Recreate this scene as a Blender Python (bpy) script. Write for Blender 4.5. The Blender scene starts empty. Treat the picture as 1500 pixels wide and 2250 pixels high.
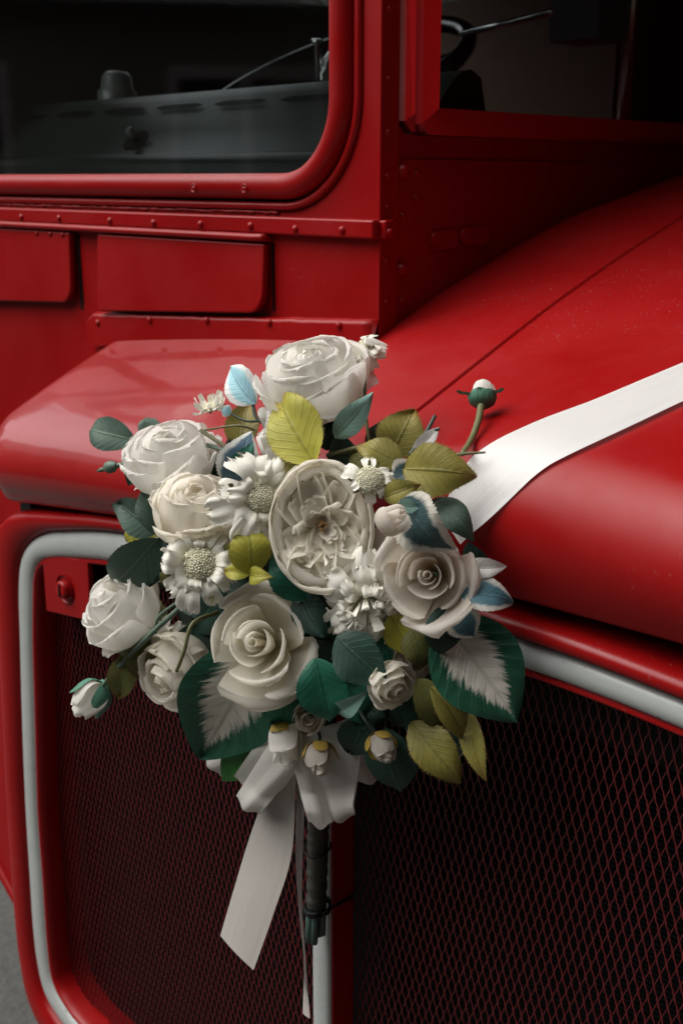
import bpy, math, random
import numpy as np
from mathutils import Vector, Matrix

# ------------------------------------------------------------------ camera, world, sun, exposure
SC = bpy.context.scene
COL = SC.collection
F_PX, PITCH = 2547.0, math.radians(16.06)
CAM = np.array([.82, -.79, 1.65])
S2 = math.sqrt(.5)
cR = np.array([S2, S2, 0.0])
cF = math.cos(PITCH) * np.array([-S2, S2, 0.0]) + np.array([0, 0, -math.sin(PITCH)])
cU = np.cross(cR, cF)

cam = bpy.data.cameras.new("camera")
camo = bpy.data.objects.new("camera", cam)
COL.objects.link(camo)
SC.camera = camo
camo.matrix_world = Matrix(((cR[0], cU[0], -cF[0], CAM[0]), (cR[1], cU[1], -cF[1], CAM[1]),
                            (cR[2], cU[2], -cF[2], CAM[2]), (0, 0, 0, 1)))
cam.sensor_fit = 'VERTICAL'
cam.sensor_height = 36.0
cam.sensor_width = 24.0
cam.lens = F_PX / 2250 * 36
cam.clip_start, cam.clip_end = .02, 500
cam.dof.use_dof = True
cam.dof.focus_distance = 1.06
cam.dof.aperture_fstop = 8.0

SUN_EL, SUN_AZ = 55.0, -136.0        # sun stands to the bus's right-hand (offside) front, behind cloud
w = bpy.data.worlds.new("World")
SC.world = w
w.use_nodes = True
nt = w.node_tree
bg = nt.nodes["Background"]
sky = nt.nodes.new("ShaderNodeTexSky")
sky.sky_type = 'NISHITA'
sky.sun_disc = False
sky.sun_elevation = math.radians(SUN_EL)
sky.sun_rotation = math.radians(90 - SUN_AZ)
sky.air_density, sky.dust_density, sky.ozone_density = 1.0, 4.0, 1.0
hs = nt.nodes.new("ShaderNodeHueSaturation")
hs.inputs["Saturation"].default_value = .18
nt.links.new(sky.outputs[0], hs.inputs["Color"])
nt.links.new(hs.outputs[0], bg.inputs[0])
bg.inputs[1].default_value = .10
sun = bpy.data.lights.new("sun", 'SUN')
sun.energy = 1.1
sun.angle = math.radians(66)
sun.color = (1.0, .96, .90)
suno = bpy.data.objects.new("sun", sun)
COL.objects.link(suno)
sd = Vector((math.cos(math.radians(SUN_EL)) * math.cos(math.radians(SUN_AZ)),
             math.cos(math.radians(SUN_EL)) * math.sin(math.radians(SUN_AZ)), math.sin(math.radians(SUN_EL))))
suno.rotation_euler = sd.to_track_quat('Z', 'Y').to_euler()
SC.view_settings.view_transform = 'Standard'
SC.view_settings.look = 'None'
SC.view_settings.exposure = 1.2
SC.view_settings.gamma = 1.0

# ------------------------------------------------------------------ geometry helpers
def ray(px, py):
    return cF + cR * ((px - 750) / F_PX) - cU * ((py - 1125) / F_PX)
def at(px, py, d):
    return CAM + ray(px, py) * d
def onY(px, py, Y):
    r = ray(px, py)
    return CAM + r * ((Y - CAM[1]) / r[1])
def onX(px, py, X):
    r = ray(px, py)
    return CAM + r * ((X - CAM[0]) / r[0])
def unit(v):
    v = np.asarray(v, float)
    return v / (np.linalg.norm(v) + 1e-12)
def camdir(a):                       # a direction given as (right, up, towards the camera)
    return unit(cR * a[0] + cU * a[1] - cF * a[2])
def catmull(P, n, closed=False):
    P = np.asarray(P, float)
    m = len(P)
    segs = m if closed else m - 1
    out = []
    for k in range(n):
        t = k / n * segs if closed else k / (n - 1) * segs
        i = min(int(t), segs - 1)
        f = t - i
        g = (lambda j: P[j % m]) if closed else (lambda j: P[min(max(j, 0), m - 1)])
        p0, p1, p2, p3 = g(i - 1), g(i), g(i + 1), g(i + 2)
        out.append(.5 * ((2 * p1) + (p2 - p0) * f + (2 * p0 - 5 * p1 + 4 * p2 - p3) * f * f + (3 * p1 - p0 - 3 * p2 + p3) * f ** 3))
    return np.array(out)

ORG = {}
def thing(name, label, cat, loc, group=None):
    o = bpy.data.objects.new(name, None)
    o.empty_display_size = .02
    COL.objects.link(o)
    o.location = loc
    ORG[o.name] = np.array(loc, float)
    o["label"], o["category"] = label, cat
    if group: o["group"] = group
    return o
def tag(o, label, cat, group=None):
    o["label"], o["category"] = label, cat
    if group: o["group"] = group
    return o
def mesh_from(name, V, Fc, mat, uv=None, smooth=True):
    me = bpy.data.meshes.new(name)
    me.from_pydata([tuple(map(float, v)) for v in V], [], [tuple(int(i) for i in f) for f in Fc])
    if uv is not None:
        L = me.uv_layers.new(name="UVMap")
        li = np.empty(len(me.loops), np.int32)
        me.loops.foreach_get("vertex_index", li)
        L.data.foreach_set("uv", np.asarray(uv, np.float32)[li].ravel())
    if smooth:
        me.polygons.foreach_set("use_smooth", [True] * len(me.polygons))
    if mat: me.materials.append(mat)
    me.update()
    return me
def obj(name, V, Fc, mat, parent=None, uv=None, smooth=True, kind=None):
    """one mesh object; V in world space"""
    V = np.asarray(V, float)
    if parent is None:
        c = V.mean(0)
    else:
        c = ORG[parent.name]
    o = bpy.data.objects.new(name, mesh_from(name, V - c, Fc, mat, uv, smooth))
    COL.objects.link(o)
    if parent is None:
        o.location = c
    else:
        o.parent = parent
    ORG[o.name] = c
    if kind: o["kind"] = kind
    return o
def copies(name, me, places, parent):
    """places: list of (location, 3x3 rotation); the mesh is shared"""
    c = ORG[parent.name]
    for p, M in places:
        o = bpy.data.objects.new(name, me)
        COL.objects.link(o)
        o.parent = parent
        mm = Matrix(np.asarray(M).tolist()).to_4x4()
        mm.translation = Vector(np.asarray(p, float) - c)
        o.matrix_local = mm
        ORG[o.name] = c
def grid_faces(nu, nv, closed_u=False, closed_v=False, off=0):
    f = []
    for i in range(nu if closed_u else nu - 1):
        for j in range(nv if closed_v else nv - 1):
            a, b = i * nv + j, i * nv + (j + 1) % nv
            c, d = ((i + 1) % nu) * nv + (j + 1) % nv, ((i + 1) % nu) * nv + j
            f.append((off + a, off + b, off + c, off + d))
    return f
class MB:
    def __init__(s): s.V, s.F, s.n = [], [], 0
    def add(s, V, Fc):
        V = np.asarray(V, float)
        s.V.append(V); s.F += [tuple(i + s.n for i in f) for f in Fc]; s.n += len(V)
        return s
    def box(s, lo, hi):
        x0, y0, z0 = lo; x1, y1, z1 = hi
        V = [(x0, y0, z0), (x1, y0, z0), (x1, y1, z0), (x0, y1, z0), (x0, y0, z1), (x1, y0, z1), (x1, y1, z1), (x0, y1, z1)]
        return s.add(V, [(0, 3, 2, 1), (4, 5, 6, 7), (0, 1, 5, 4), (1, 2, 6, 5), (2, 3, 7, 6), (3, 0, 4, 7)])
    def tube(s, P, r, n=8, cap=True):
        P = np.asarray(P, float)
        r = np.broadcast_to(np.asarray(r, float), (len(P),))
        T = np.gradient(P, axis=0)
        up = np.array([.13, .31, .94])
        rows = []
        for p, t, rr in zip(P, T, r):
            t = unit(t)
            a = unit(np.cross(t, up)); b = np.cross(t, a)
            up = np.cross(a, t) if False else up
            rows.append([p + rr * (math.cos(q) * a + math.sin(q) * b) for q in np.linspace(0, 2 * math.pi, n, endpoint=False)])
        V = np.array(rows).reshape(-1, 3)
        Fc = grid_faces(len(P), n, closed_v=True)
        if cap:
            Fc += [tuple(range(n))[::-1], tuple(range((len(P) - 1) * n, len(P) * n))]
        return s.add(V, Fc)
    def lathe(s, prof, o, ax, n=14):
        ax = unit(ax)
        a = unit(np.cross(ax, [.3, .2, .93])); b = np.cross(ax, a)
        V = [o + ax * h + r * (math.cos(q) * a + math.sin(q) * b) for r, h in prof for q in np.linspace(0, 2 * math.pi, n, endpoint=False)]
        Fc = grid_faces(len(prof), n, closed_v=True)
        Fc += [tuple(range((len(prof) - 1) * n, len(prof) * n))]
        return s.add(V, Fc)
    def build(s, name, mat, parent=None, smooth=False, kind=None):
        return obj(name, np.concatenate(s.V), s.F, mat, parent, None, smooth, kind)
def bevel(o, wd=.003, seg=2, ang=35):
    m = o.modifiers.new("bevel", 'BEVEL')
    m.width, m.segments, m.limit_method, m.angle_limit = wd, seg, 'ANGLE', math.radians(ang)
    o.data.polygons.foreach_set("use_smooth", [True] * len(o.data.polygons))
    m.harden_normals = True
    return o
def solid(o, t, off=0):
    m = o.modifiers.new("thick", 'SOLIDIFY')
    m.thickness, m.offset = t, off
    return o

# ------------------------------------------------------------------ materials
class N:
    def __init__(s, name):
        s.m = bpy.data.materials.new(name); s.m.use_nodes = True
        s.t = s.m.node_tree; s.b = s.t.nodes["Principled BSDF"]; s.out = s.t.nodes["Material Output"]
    def n(s, typ, **kw):
        nd = s.t.nodes.new("ShaderNode" + typ)
        for k, v in kw.items():
            if hasattr(nd, k): setattr(nd, k, v)
            else: nd.inputs[k.replace("_", " ")].default_value = v
        return nd
    def l(s, a, b): s.t.links.new(a, b)
    def noise(s, scale, detail=3, rough=.5, vec=None, dim='3D'):
        nd = s.n("TexNoise"); nd.inputs["Scale"].default_value = scale
        nd.inputs["Detail"].default_value = detail; nd.inputs["Roughness"].default_value = rough
        if vec is not None: s.l(vec, nd.inputs["Vector"])
        return nd.outputs["Fac"]
    def obj(s): return s.n("TexCoord").outputs["Object"]
    def uv(s):
        x = s.n("SeparateXYZ"); s.l(s.n("TexCoord").outputs["UV"], x.inputs[0]); return x.outputs[0], x.outputs[1]
    def math(s, op, a, b=None, clamp=False):
        nd = s.n("Math"); nd.operation = op; nd.use_clamp = clamp
        for i, q in enumerate((a, b)):
            if q is None: continue
            if isinstance(q, (int, float)): nd.inputs[i].default_value = q
            else: s.l(q, nd.inputs[i])
        return nd.outputs[0]
    def ramp(s, fac, stops, interp='LINEAR'):
        r = s.n("ValToRGB"); r.color_ramp.interpolation = interp
        e = r.color_ramp.elements
        while len(e) < len(stops): e.new(.5)
        for q, (p, c) in zip(e, stops):
            q.position = p; q.color = (*c, 1) if len(c) == 3 else c
        s.l(fac, r.inputs[0]); return r.outputs[0]
    def mix(s, fac, a, b, typ='MIX'):
        m = s.n("Mix"); m.data_type = 'RGBA'; m.blend_type = typ
        for i, q in ((0, fac), (6, a), (7, b)):
            if isinstance(q, (int, float)): m.inputs[i].default_value = q
            elif isinstance(q, (tuple, list)): m.inputs[i].default_value = (*q, 1)
            else: s.l(q, m.inputs[i])
        return m.outputs[2]
    def bump(s, h, strength, dist=.001, prev=None):
        b = s.n("Bump"); b.inputs["Strength"].default_value = strength; b.inputs["Distance"].default_value = dist
        s.l(h, b.inputs["Height"])
        if prev is not None: s.l(prev, b.inputs["Normal"])
        s.l(b.outputs[0], s.b.inputs["Normal"]); return b.outputs[0]
    def set(s, **kw):
        for k, v in kw.items():
            i = s.b.inputs[k.replace("_", " ")]
            if isinstance(v, (int, float)): i.default_value = v
            elif isinstance(v, tuple): i.default_value = (*v, 1) if len(v) == 3 else v
            else: s.l(v, i)
        return s
    def thin(s, col, amt):
        """let some light through a thin sheet"""
        tr = s.n("BsdfTranslucent"); mx = s.n("MixShader"); mx.inputs[0].default_value = amt
        if isinstance(col, tuple): tr.inputs[0].default_value = (*col, 1)
        else: s.l(col, tr.inputs[0])
        s.l(s.b.outputs[0], mx.inputs[1]); s.l(tr.outputs[0], mx.inputs[2]); s.l(mx.outputs[0], s.out.inputs[0])
        return s

def paint(name, c, rough, coat, crough, wavy=1.0):
    a = N(name); v = a.obj()
    n1, n2 = a.noise(2.2, 4, .6, v), a.noise(60, 3, .6, v)
    col = a.mix(a.ramp(n1, [(.3, (0, 0, 0)), (.75, (1, 1, 1))]), tuple(x * .82 for x in c), tuple(min(1, x * 1.1 + .004) for x in c))
    speck = a.ramp(a.noise(240, 1, .5, v), [(.70, (0, 0, 0)), (.76, (1, 1, 1))])
    speck = a.math('MULTIPLY', speck, a.ramp(n1, [(.5, (0, 0, 0)), (.62, (.35, .35, .35))]))
    col = a.mix(speck, col, (.30, .20, .18))
    rg = a.ramp(a.noise(9, 5, .65, v), [(.3, (rough * .8,) * 3), (.7, (rough * 1.3,) * 3)])
    a.set(Base_Color=col, Roughness=rg, Coat_Weight=coat, Coat_Roughness=crough)
    a.b.inputs["Specular IOR Level"].default_value = .24
    b1 = a.bump(a.noise(7 / wavy ** .5, 2, .5, v), .22, .006 * wavy)
    a.b.inputs["Coat IOR"].default_value = 1.5
    if coat > .5: a.l(b1, a.b.inputs["Coat Normal"])
    a.bump(n2, .10, .0006, b1)
    return a.m
RED = paint("red coach paint", (.255, .0011, .0016), .34, .05, .12)
REDB = paint("faded red bonnet paint", (.275, .0020, .0026), .40, .0, .30)
REDW = paint("polished red wing paint", (.265, .0018, .0022), .40, .7, .07, 2.6)

def trim_mat():
    a = N("grey painted beading"); v = a.obj()
    n = a.noise(40, 5, .7, v)
    col = a.mix(a.ramp(n, [(.5, (0, 0, 0)), (.9, (1, 1, 1))]), (.40, .425, .41), (.33, .35, .335))
    sc = a.ramp(a.noise(160, 2, .5, v), [(.70, (0, 0, 0)), (.78, (1, 1, 1))])
    a.set(Base_Color=a.mix(sc, col, (.12, .11, .10)), Roughness=.42, Metallic=.1)
    a.bump(a.noise(90, 3, .6, v), .15, .0005)
    return a.m
TRIM = trim_mat()
def simple(name, c, rough=.5, metal=0., nscale=50, amt=.3, bump=.1, spec=.5):
    a = N(name); v = a.obj()
    n = a.noise(nscale, 4, .6, v)
    a.set(Base_Color=a.mix(n, tuple(x * (1 - amt) for x in c), tuple(x * (1 + amt) for x in c)), Roughness=rough, Metallic=metal)
    a.b.inputs["Specular IOR Level"].default_value = spec
    if bump: a.bump(n, bump, .001)
    return a.m
DARK = simple("dark cab interior", (.006, .0065, .006), .6)
CABIN = simple("dark brown cab lining", (.055, .028, .018), .55, 0, 6, .6, .1)
DASH = simple("black leathercloth dashboard", (.055, .070, .060), .36, 0, 260, .35, .35, .2)
BLACK = simple("black rubber", (.004, .004, .004), .5, spec=.2)
RAD = simple("black radiator core", (.0035, .0035, .004), .6, spec=.15)
CHROME = simple("worn chrome", (.45, .46, .46), .25, .9, 80, .15, .05)
GREYMETAL = simple("grey metal", (.30, .31, .31), .4, .3)
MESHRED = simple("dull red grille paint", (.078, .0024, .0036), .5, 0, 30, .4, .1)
def glass_mat():
    a = N("window glass")
    tr = a.n("BsdfTransparent"); tr.inputs[0].default_value = (.80, .86, .83, 1)
    gl = a.n("BsdfGlossy"); gl.inputs["Roughness"].default_value = .045; gl.inputs[0].default_value = (1, 1, 1, 1)
    fr = a.n("Fresnel"); fr.inputs[0].default_value = 1.5
    mx = a.n("MixShader")
    a.l(fr.outputs[0], mx.inputs[0]); a.l(tr.outputs[0], mx.inputs[1]); a.l(gl.outputs[0], mx.inputs[2])
    a.l(mx.outputs[0], a.out.inputs[0])
    return a.m
GLASS = glass_mat()
def asphalt():
    a = N("asphalt"); v = a.obj()
    n = a.noise(55, 6, .7, v); n2 = a.noise(5, 4, .6, v)
    c = a.mix(a.ramp(n, [(.35, (0, 0, 0)), (.7, (1, 1, 1))]), (.028, .027, .024), (.115, .11, .10))
    a.set(Base_Color=a.mix(n2, c, (.07, .068, .062)), Roughness=.85)
    a.bump(n, .8, .008)
    return a.m
def petal_mat(name, tip, base, tr=.55):
    a = N(name); u, vv = a.uv(); o = a.obj()
    f = a.ramp(u, [(.0, base), (.5, tip), (1, tip)])
    n = a.noise(30, 4, .6, o)
    col = a.mix(a.ramp(n, [(.35, (0, 0, 0)), (.8, (.55, .55, .55))]), f, tuple(x * .80 for x in tip))
    edge = a.ramp(u, [(.955, (0, 0, 0)), (.995, (1, 1, 1))])
    col = a.mix(a.math('MULTIPLY', edge, .22), col, (.62, .55, .42))
    spot = a.ramp(a.noise(420, 1, .5, o), [(.735, (0, 0, 0)), (.76, (1, 1, 1))])
    col = a.mix(a.math('MULTIPLY', spot, .35), col, (.30, .24, .15))
    a.set(Base_Color=col, Roughness=.72)
    a.b.inputs["Specular IOR Level"].default_value = .2
    a.b.inputs["Sheen Weight"].default_value = .15
    # fine lengthwise veins of the pressed fabric, and its weave
    vec = a.n("CombineXYZ"); a.l(a.math('MULTIPLY', vv, 26), vec.inputs[0]); a.l(a.math('MULTIPLY', u, 2.2), vec.inputs[1])
    ve = a.noise(1.0, 3, .5, vec.outputs[0])
    b1 = a.bump(ve, .35, .0011)
    b2 = a.bump(a.noise(140, 3, .6, o), .30, .0009, b1)
    a.bump(a.noise(1500, 1, .5, o), .25, .0002, b2)
    a.thin(col, tr)
    return a.m
PET = petal_mat("white silk petal", (.90, .86, .765), (.74, .68, .48))
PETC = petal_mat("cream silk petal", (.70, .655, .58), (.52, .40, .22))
PETW = petal_mat("cool white silk petal", (.89, .87, .82), (.74, .73, .61))
PETS = petal_mat("scabious petal", (.86, .84, .75), (.66, .67, .44), .22)
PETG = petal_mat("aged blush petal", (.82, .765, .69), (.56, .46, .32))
SEED = simple("scabious seed head", (.66, .64, .48), .7, 0, 300, .2, 0)

def leaf_mat(name, a0, a1, vein, style=None, white=(.66, .66, .60), edge=None, tr=.12, rough=.5, veinw=.5):
    a = N(name); u, v01 = a.uv(); o = a.obj()
    v = a.math('ABSOLUTE', a.math('SUBTRACT', a.math('MULTIPLY', v01, 2), 1))
    n = a.noise(45, 4, .6, o)
    col = a.mix(a.ramp(n, [(.3, (0, 0, 0)), (.7, (1, 1, 1))]), a0, a1)
    big = a.noise(11, 3, .6, o)
    col = a.mix(a.ramp(big, [(.3, (1, 1, 1)), (.7, (0, 0, 0))]), col, a.mix(.5, col, tuple(min(1, x * 1.9 + .01) for x in a1)))
    # herring-bone side veins that run from the midrib to the margin
    ph = a.math('SUBTRACT', a.math('MULTIPLY', u, 9.0), a.math('MULTIPLY', v, 2.6))
    ph = a.math('ADD', ph, a.math('MULTIPLY', a.noise(60, 2, .5, o), .5))
    fr = a.math('ABSOLUTE', a.math('SUBTRACT', a.math('FRACT', ph), .5))
    side = a.ramp(fr, [(.0, (1, 1, 1)), (.10, (0, 0, 0))])
    mid = a.ramp(v, [(.02, (1, 1, 1)), (.075, (0, 0, 0))])
    vm = a.math('MAXIMUM', a.math('MULTIPLY', side, .55), mid)
    col = a.mix(a.math('MULTIPLY', vm, veinw), col, vein)
    if style == 'margin':          # pale margin with a soft ragged border
        t = a.math('ADD', v, a.math('MULTIPLY', a.math('SUBTRACT', a.noise(75, 5, .7, o), .5), .55))
        t = a.math('ADD', t, a.math('MULTIPLY', a.math('POWER', u, 6), .35))
        col = a.mix(a.ramp(t, [(.60, (0, 0, 0)), (.78, (1, 1, 1))]), col, white)
    if style == 'hosta':           # pale centre feathering out along the side veins
        vec = a.n("CombineXYZ"); a.l(a.math('MULTIPLY', ph, 3.4), vec.inputs[0]); a.l(a.math('MULTIPLY', v, 1.4), vec.inputs[1])
        fe = a.noise(1.0, 5, .75, vec.outputs[0])
        lo = a.noise(14, 2, .5, o)
        t = a.math('ADD', v, a.math('MULTIPLY', a.math('SUBTRACT', fe, .5), 1.05))
        t = a.math('ADD', t, a.math('MULTIPLY', a.math('SUBTRACT', lo, .5), .35))
        t = a.math('ADD', t, a.math('MULTIPLY', a.math('POWER', u, 3), .75))
        col = a.mix(a.ramp(t, [(.50, (0, 0, 0)), (.66, (1, 1, 1))]), a.mix(a.math('MULTIPLY', vm, .4), white, (.34, .36, .27)), col)
    if edge:
        t = a.math('ADD', a.math('POWER', u, 3), a.math('MULTIPLY', a.math('SUBTRACT', a.noise(25, 3, .6, o), .5), .5))
        t2 = a.math('MAXIMUM', t, a.math('MULTIPLY', a.math('POWER', v, 10), .9))
        col = a.mix(a.ramp(t2, [(.45, (0, 0, 0)), (1.0, (.75, .75, .75))]), col, edge)
    a.set(Base_Color=col, Roughness=rough)
    a.b.inputs["Specular IOR Level"].default_value = .3
    b1 = a.bump(a.math('SUBTRACT', 1.0, vm), .5, .0009)
    b2 = a.bump(a.noise(160, 3, .6, o), .35, .0009, b1)
    a.bump(a.noise(1300, 1, .5, o), .25, .0002, b2)
    a.thin(col, tr)
    return a.m
LEAF = {
 'bluegreen': leaf_mat("blue green rose leaf", (.030, .056, .043), (.050, .086, .064), (.15, .20, .14)),
 'dark': leaf_mat("dark green leaf", (.007, .021, .015), (.014, .040, .028), (.03, .08, .05)),
 'emerald': leaf_mat("emerald leaf", (.007, .065, .040), (.015, .115, .070), (.01, .09, .05), veinw=.35),
 'green': leaf_mat("mid green leaf", (.012, .085, .014), (.030, .15, .030), (.03, .12, .03), rough=.35),
 'olive': leaf_mat("olive leaf", (.115, .105, .022), (.19, .165, .034), (.09, .09, .02), edge=(.20, .11, .03)),
 'darkolive': leaf_mat("dark olive leaf", (.060, .066, .016), (.10, .10, .026), (.12, .14, .05), edge=(.12, .07, .02)),
 'lime': leaf_mat("yellow green leaf", (.21, .21, .022), (.33, .30, .040), (.16, .17, .03), edge=(.30, .16, .04)),
 'teal': leaf_mat("pale teal leaf", (.10, .19, .16), (.16, .27, .23), (.10, .18, .14)),
 'slate': leaf_mat("dark slate leaf", (.018, .040, .045), (.030, .062, .066), (.07, .11, .11), 'margin', (.52, .50, .43)),
 'blue': leaf_mat("blue variegated leaf", (.030, .085, .115), (.065, .145, .18), (.10, .19, .23), 'margin' , (.50, .49, .44)),
 'sky': leaf_mat("sky blue ivy leaf", (.20, .40, .48), (.28, .48, .55), (.14, .30, .36), 'margin', (.66, .68, .66)),
 'bluedark': leaf_mat("dusk blue leaf", (.030, .070, .105), (.075, .13, .18), (.13, .20, .25), 'margin', (.64, .64, .60)),
 'white': leaf_mat("white leaf", (.58, .57, .52), (.66, .66, .62), (.35, .45, .42)),
 'hosta': leaf_mat("feathered hosta leaf", (.006, .042, .024), (.017, .080, .046), (.04, .12, .07), 'hosta', (.60, .57, .50), rough=.38),
}
SEPAL = leaf_mat("green sepal", (.035, .11, .075), (.070, .19, .13), (.05, .13, .08), veinw=.2)
SEPALO = leaf_mat("ochre sepal", (.24, .155, .025), (.34, .24, .05), (.20, .16, .03), veinw=.2)
STEM = simple("grey green stem", (.085, .13, .095), .55, 0, 90, .35, .2)
STEMO = simple("olive stem", (.12, .12, .05), .55, 0, 90, .35, .2)
STEMD = simple("dark wire stem", (.03, .045, .035), .55, 0, 90, .35, .2)
def ribbon_mat(name="white satin ribbon", c0=(.72, .72, .70), c1=(.82, .82, .80)):
    a = N(name); u, v = a.uv(); o = a.obj()
    vec = a.n("CombineXYZ"); a.l(a.math('MULTIPLY', v, 9), vec.inputs[0]); a.l(a.math('MULTIPLY', u, .8), vec.inputs[1])
    n = a.noise(1, 3, .5, vec.outputs[0])
    col = a.mix(n, c0, c1)
    a.set(Base_Color=col, Roughness=.42)
    a.b.inputs["Sheen Weight"].default_value = .2
    b1 = a.bump(n, .35, .0016)
    a.bump(a.noise(900, 2, .5, o), .15, .0002, b1)
    a.thin(col, .3)
    return a.m
RIB = ribbon_mat()
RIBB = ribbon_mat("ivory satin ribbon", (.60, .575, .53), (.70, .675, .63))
RIBT = ribbon_mat("shaded blush satin ribbon", (.45, .42, .385), (.51, .48, .44))  # for the tails: blush tint, darkened to stand in for dimmer light low down
def bark():
    a = N("brown tape wrapped stems"); o = a.obj()
    s = a.n("TexWave"); s.bands_direction = 'Z'; s.inputs["Scale"].default_value = 190; s.inputs["Distortion"].default_value = 2.5
    a.l(o, s.inputs["Vector"])
    c = a.mix(s.outputs["Fac"], (.016, .018, .012), (.050, .050, .034))
    a.set(Base_Color=c, Roughness=.5)
    a.bump(s.outputs["Fac"], .6, .001)
    return a.m
BARK = bark()

# ------------------------------------------------------------------ the road
g = 60.0
V = [(-g, -g, 0), (g, -g, 0), (g, g, 0), (-g, g, 0)]
rd = obj("road", V, [(0, 1, 2, 3)], asphalt(), kind="structure", smooth=False)
rd["label"] = "rough grey asphalt road surface under the bus"

# ------------------------------------------------------------------ the bus
CABY, WALLX = .22, -.13
bus = thing("double_decker_bus", "red half-cab double decker bus with bare mesh radiator grille and grey beading", "bus", (-.1, .9, 0))

HY = np.array([-.06, -.03, .09, .19, .307, .442, .60, .92, 1.3, 1.8])
HZ = np.array([1.361, 1.373, 1.420, 1.461, 1.508, 1.556, 1.606, 1.668, 1.71, 1.74])
_hy = np.linspace(-.06, 1.8, 120)
_hz = np.interp(_hy, HY, HZ)
for _ in range(6):
    _hz[1:-1] = (_hz[:-2] + 2 * _hz[1:-1] + _hz[2:]) / 4
XL, XRt, YF, RHO, RS = -.70, .76, -.032, .040, .05
def h_bon(X, y):
    wg = np.clip((-.02 - X) / .28, 0, 1)
    wg = wg * wg * (3 - 2 * wg)                # the wing over the offside falls away more roundly to its front edge
    return (np.interp(y, _hy, _hz) - .052 * np.minimum(1.2, np.abs(X - .05) / .7) ** 1.6
            + right_(X) * .058 * np.clip(1 - (y + .03) / .55, 0, 1) ** 1.3
            - wg * .020 * (np.clip(.22 - y, 0, .3) / .25) ** 2)
def right_(X):
    q = np.clip((X - .02) / .26, 0, 1)
    return q * q * (3 - 2 * q)
def rho(X):
    return RHO + .016 * right_(X)
def roll(dl, r):
    dl = np.clip(dl, 0, r)
    return r - np.sqrt(np.maximum(r * r - (r - dl) ** 2, 0))
def yfront(X):
    rc = .10
    e = np.clip(X - XL, 0, rc)
    e2 = np.clip(XRt - X, 0, rc)
    return YF + (rc - np.sqrt(rc ** 2 - (rc - e) ** 2)) + (rc - np.sqrt(rc ** 2 - (rc - e2) ** 2))
def z_bon(X, y):
    return h_bon(X, y) - roll(y - yfront(X), rho(X)) - roll(X - XL, RS) - roll(XRt - X, RS)
LIPX = [-.75, -.626, -.336, -.05, .22, .41, .8]
LIPZ = [1.205, 1.214, 1.250, 1.279, 1.297, 1.302, 1.290]
def bonnet_sheet(name, xs, mat, groove_left=False, groove_right=False):
    rows = []
    for k, X in enumerate(xs):
        gd = 0
        if groove_left and k == 0: gd = .012
        if groove_right and k == len(xs) - 1: gd = .012
        RH = float(rho(X))
        us = np.concatenate([RH * (1 - np.cos(np.linspace(0, math.pi / 2, 12))), RH + (np.linspace(0, 1, 34)[1:] ** 1.15) * (1.5 - RH)])
        yf = float(yfront(X))
        zl = float(np.interp(X, LIPX, LIPZ))
        zt = float(z_bon(X, yf))
        uc = .022                                   # the face tucks under towards its lower lip
        r = [(X, yf + uc + .05, zl + .010), (X, yf + uc + .004, zl + .001), (X, yf + uc, zl)]
        for f in np.linspace(.06, 1, 14)[:-1]:
            r.append((X, yf + uc * (1 - f) ** 1.9 + (.0016 * math.exp(-((f - .32) / .08) ** 2) if X < -.25 else 0), zl + (zt - zl) * f))
        for u_ in us:
            y = yf + u_
            r.append((X, y, float(z_bon(X, y)) - gd))
        rows.append(r)
    V = np.array(rows).reshape(-1, 3)
    nv = len(rows[0])
    return obj(name, V, [f[::-1] for f in grid_faces(len(xs), nv)], mat, bus)
SEAM = .05
WJ = -.135
xw = np.concatenate([XL + RS * (1 - np.cos(np.linspace(0, math.pi / 2, 10))), np.linspace(XL + RS, WJ, 36)[1:]])
xl = np.concatenate([np.linspace(WJ, SEAM - .010, 16), [SEAM - .006, SEAM - .003, SEAM - .0016]])
xr = np.concatenate([[SEAM + .0016, SEAM + .003, SEAM + .006], np.linspace(SEAM + .010, XRt - RS, 40), XRt - RS + RS * np.sin(np.linspace(0, math.pi / 2, 10))[1:]])
wing = bonnet_sheet("wing_panel", xw, REDW)
bonnet = bonnet_sheet("bonnet", xl, REDB, groove_right=True)
lid = bonnet_sheet("bonnet_lid", xr, REDB, groove_left=True)
lid["label"] = "right hand bonnet leaf beyond the hinge seam"
def on_bonnet(px, py, lift=.0):
    """where the line of sight through a photo pixel meets the bonnet"""
    r = ray(px, py)
    def ins(t):
        p = CAM + r * t
        yf = float(yfront(p[0]))
        return p[1] > yf - lift and p[2] < float(z_bon(p[0], max(p[1], yf))) + lift
    t = .7
    while t < 3:
        if ins(t):
            a, b = t - .012, t
            for _ in range(9):
                m_ = (a + b) / 2
                a, b = (a, m_) if ins(m_) else (m_, b)
            return CAM + r * b
        t += .012
    return CAM + r * 1.1
# skirt down the bonnet's far left side
zs = [1.205, 1.26, float(z_bon(XL, .2))]
ys = np.linspace(float(yfront(XL)), 1.0, 12)
V = [(XL, y, zz if i < 2 else float(z_bon(XL, y))) for y in ys for i, zz in enumerate(zs)]
obj("bonnet_side", V, grid_faces(len(ys), 3), REDW, bus)
# seam strip seen inside the groove
V = [(SEAM + dx, y, float(z_bon(SEAM, y)) - .010) for y in np.linspace(YF + .01, 1.4, 40) for dx in (-.004, .004)]
obj("seam_strip", V, grid_faces(40, 2), BLACK, bus)

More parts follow.
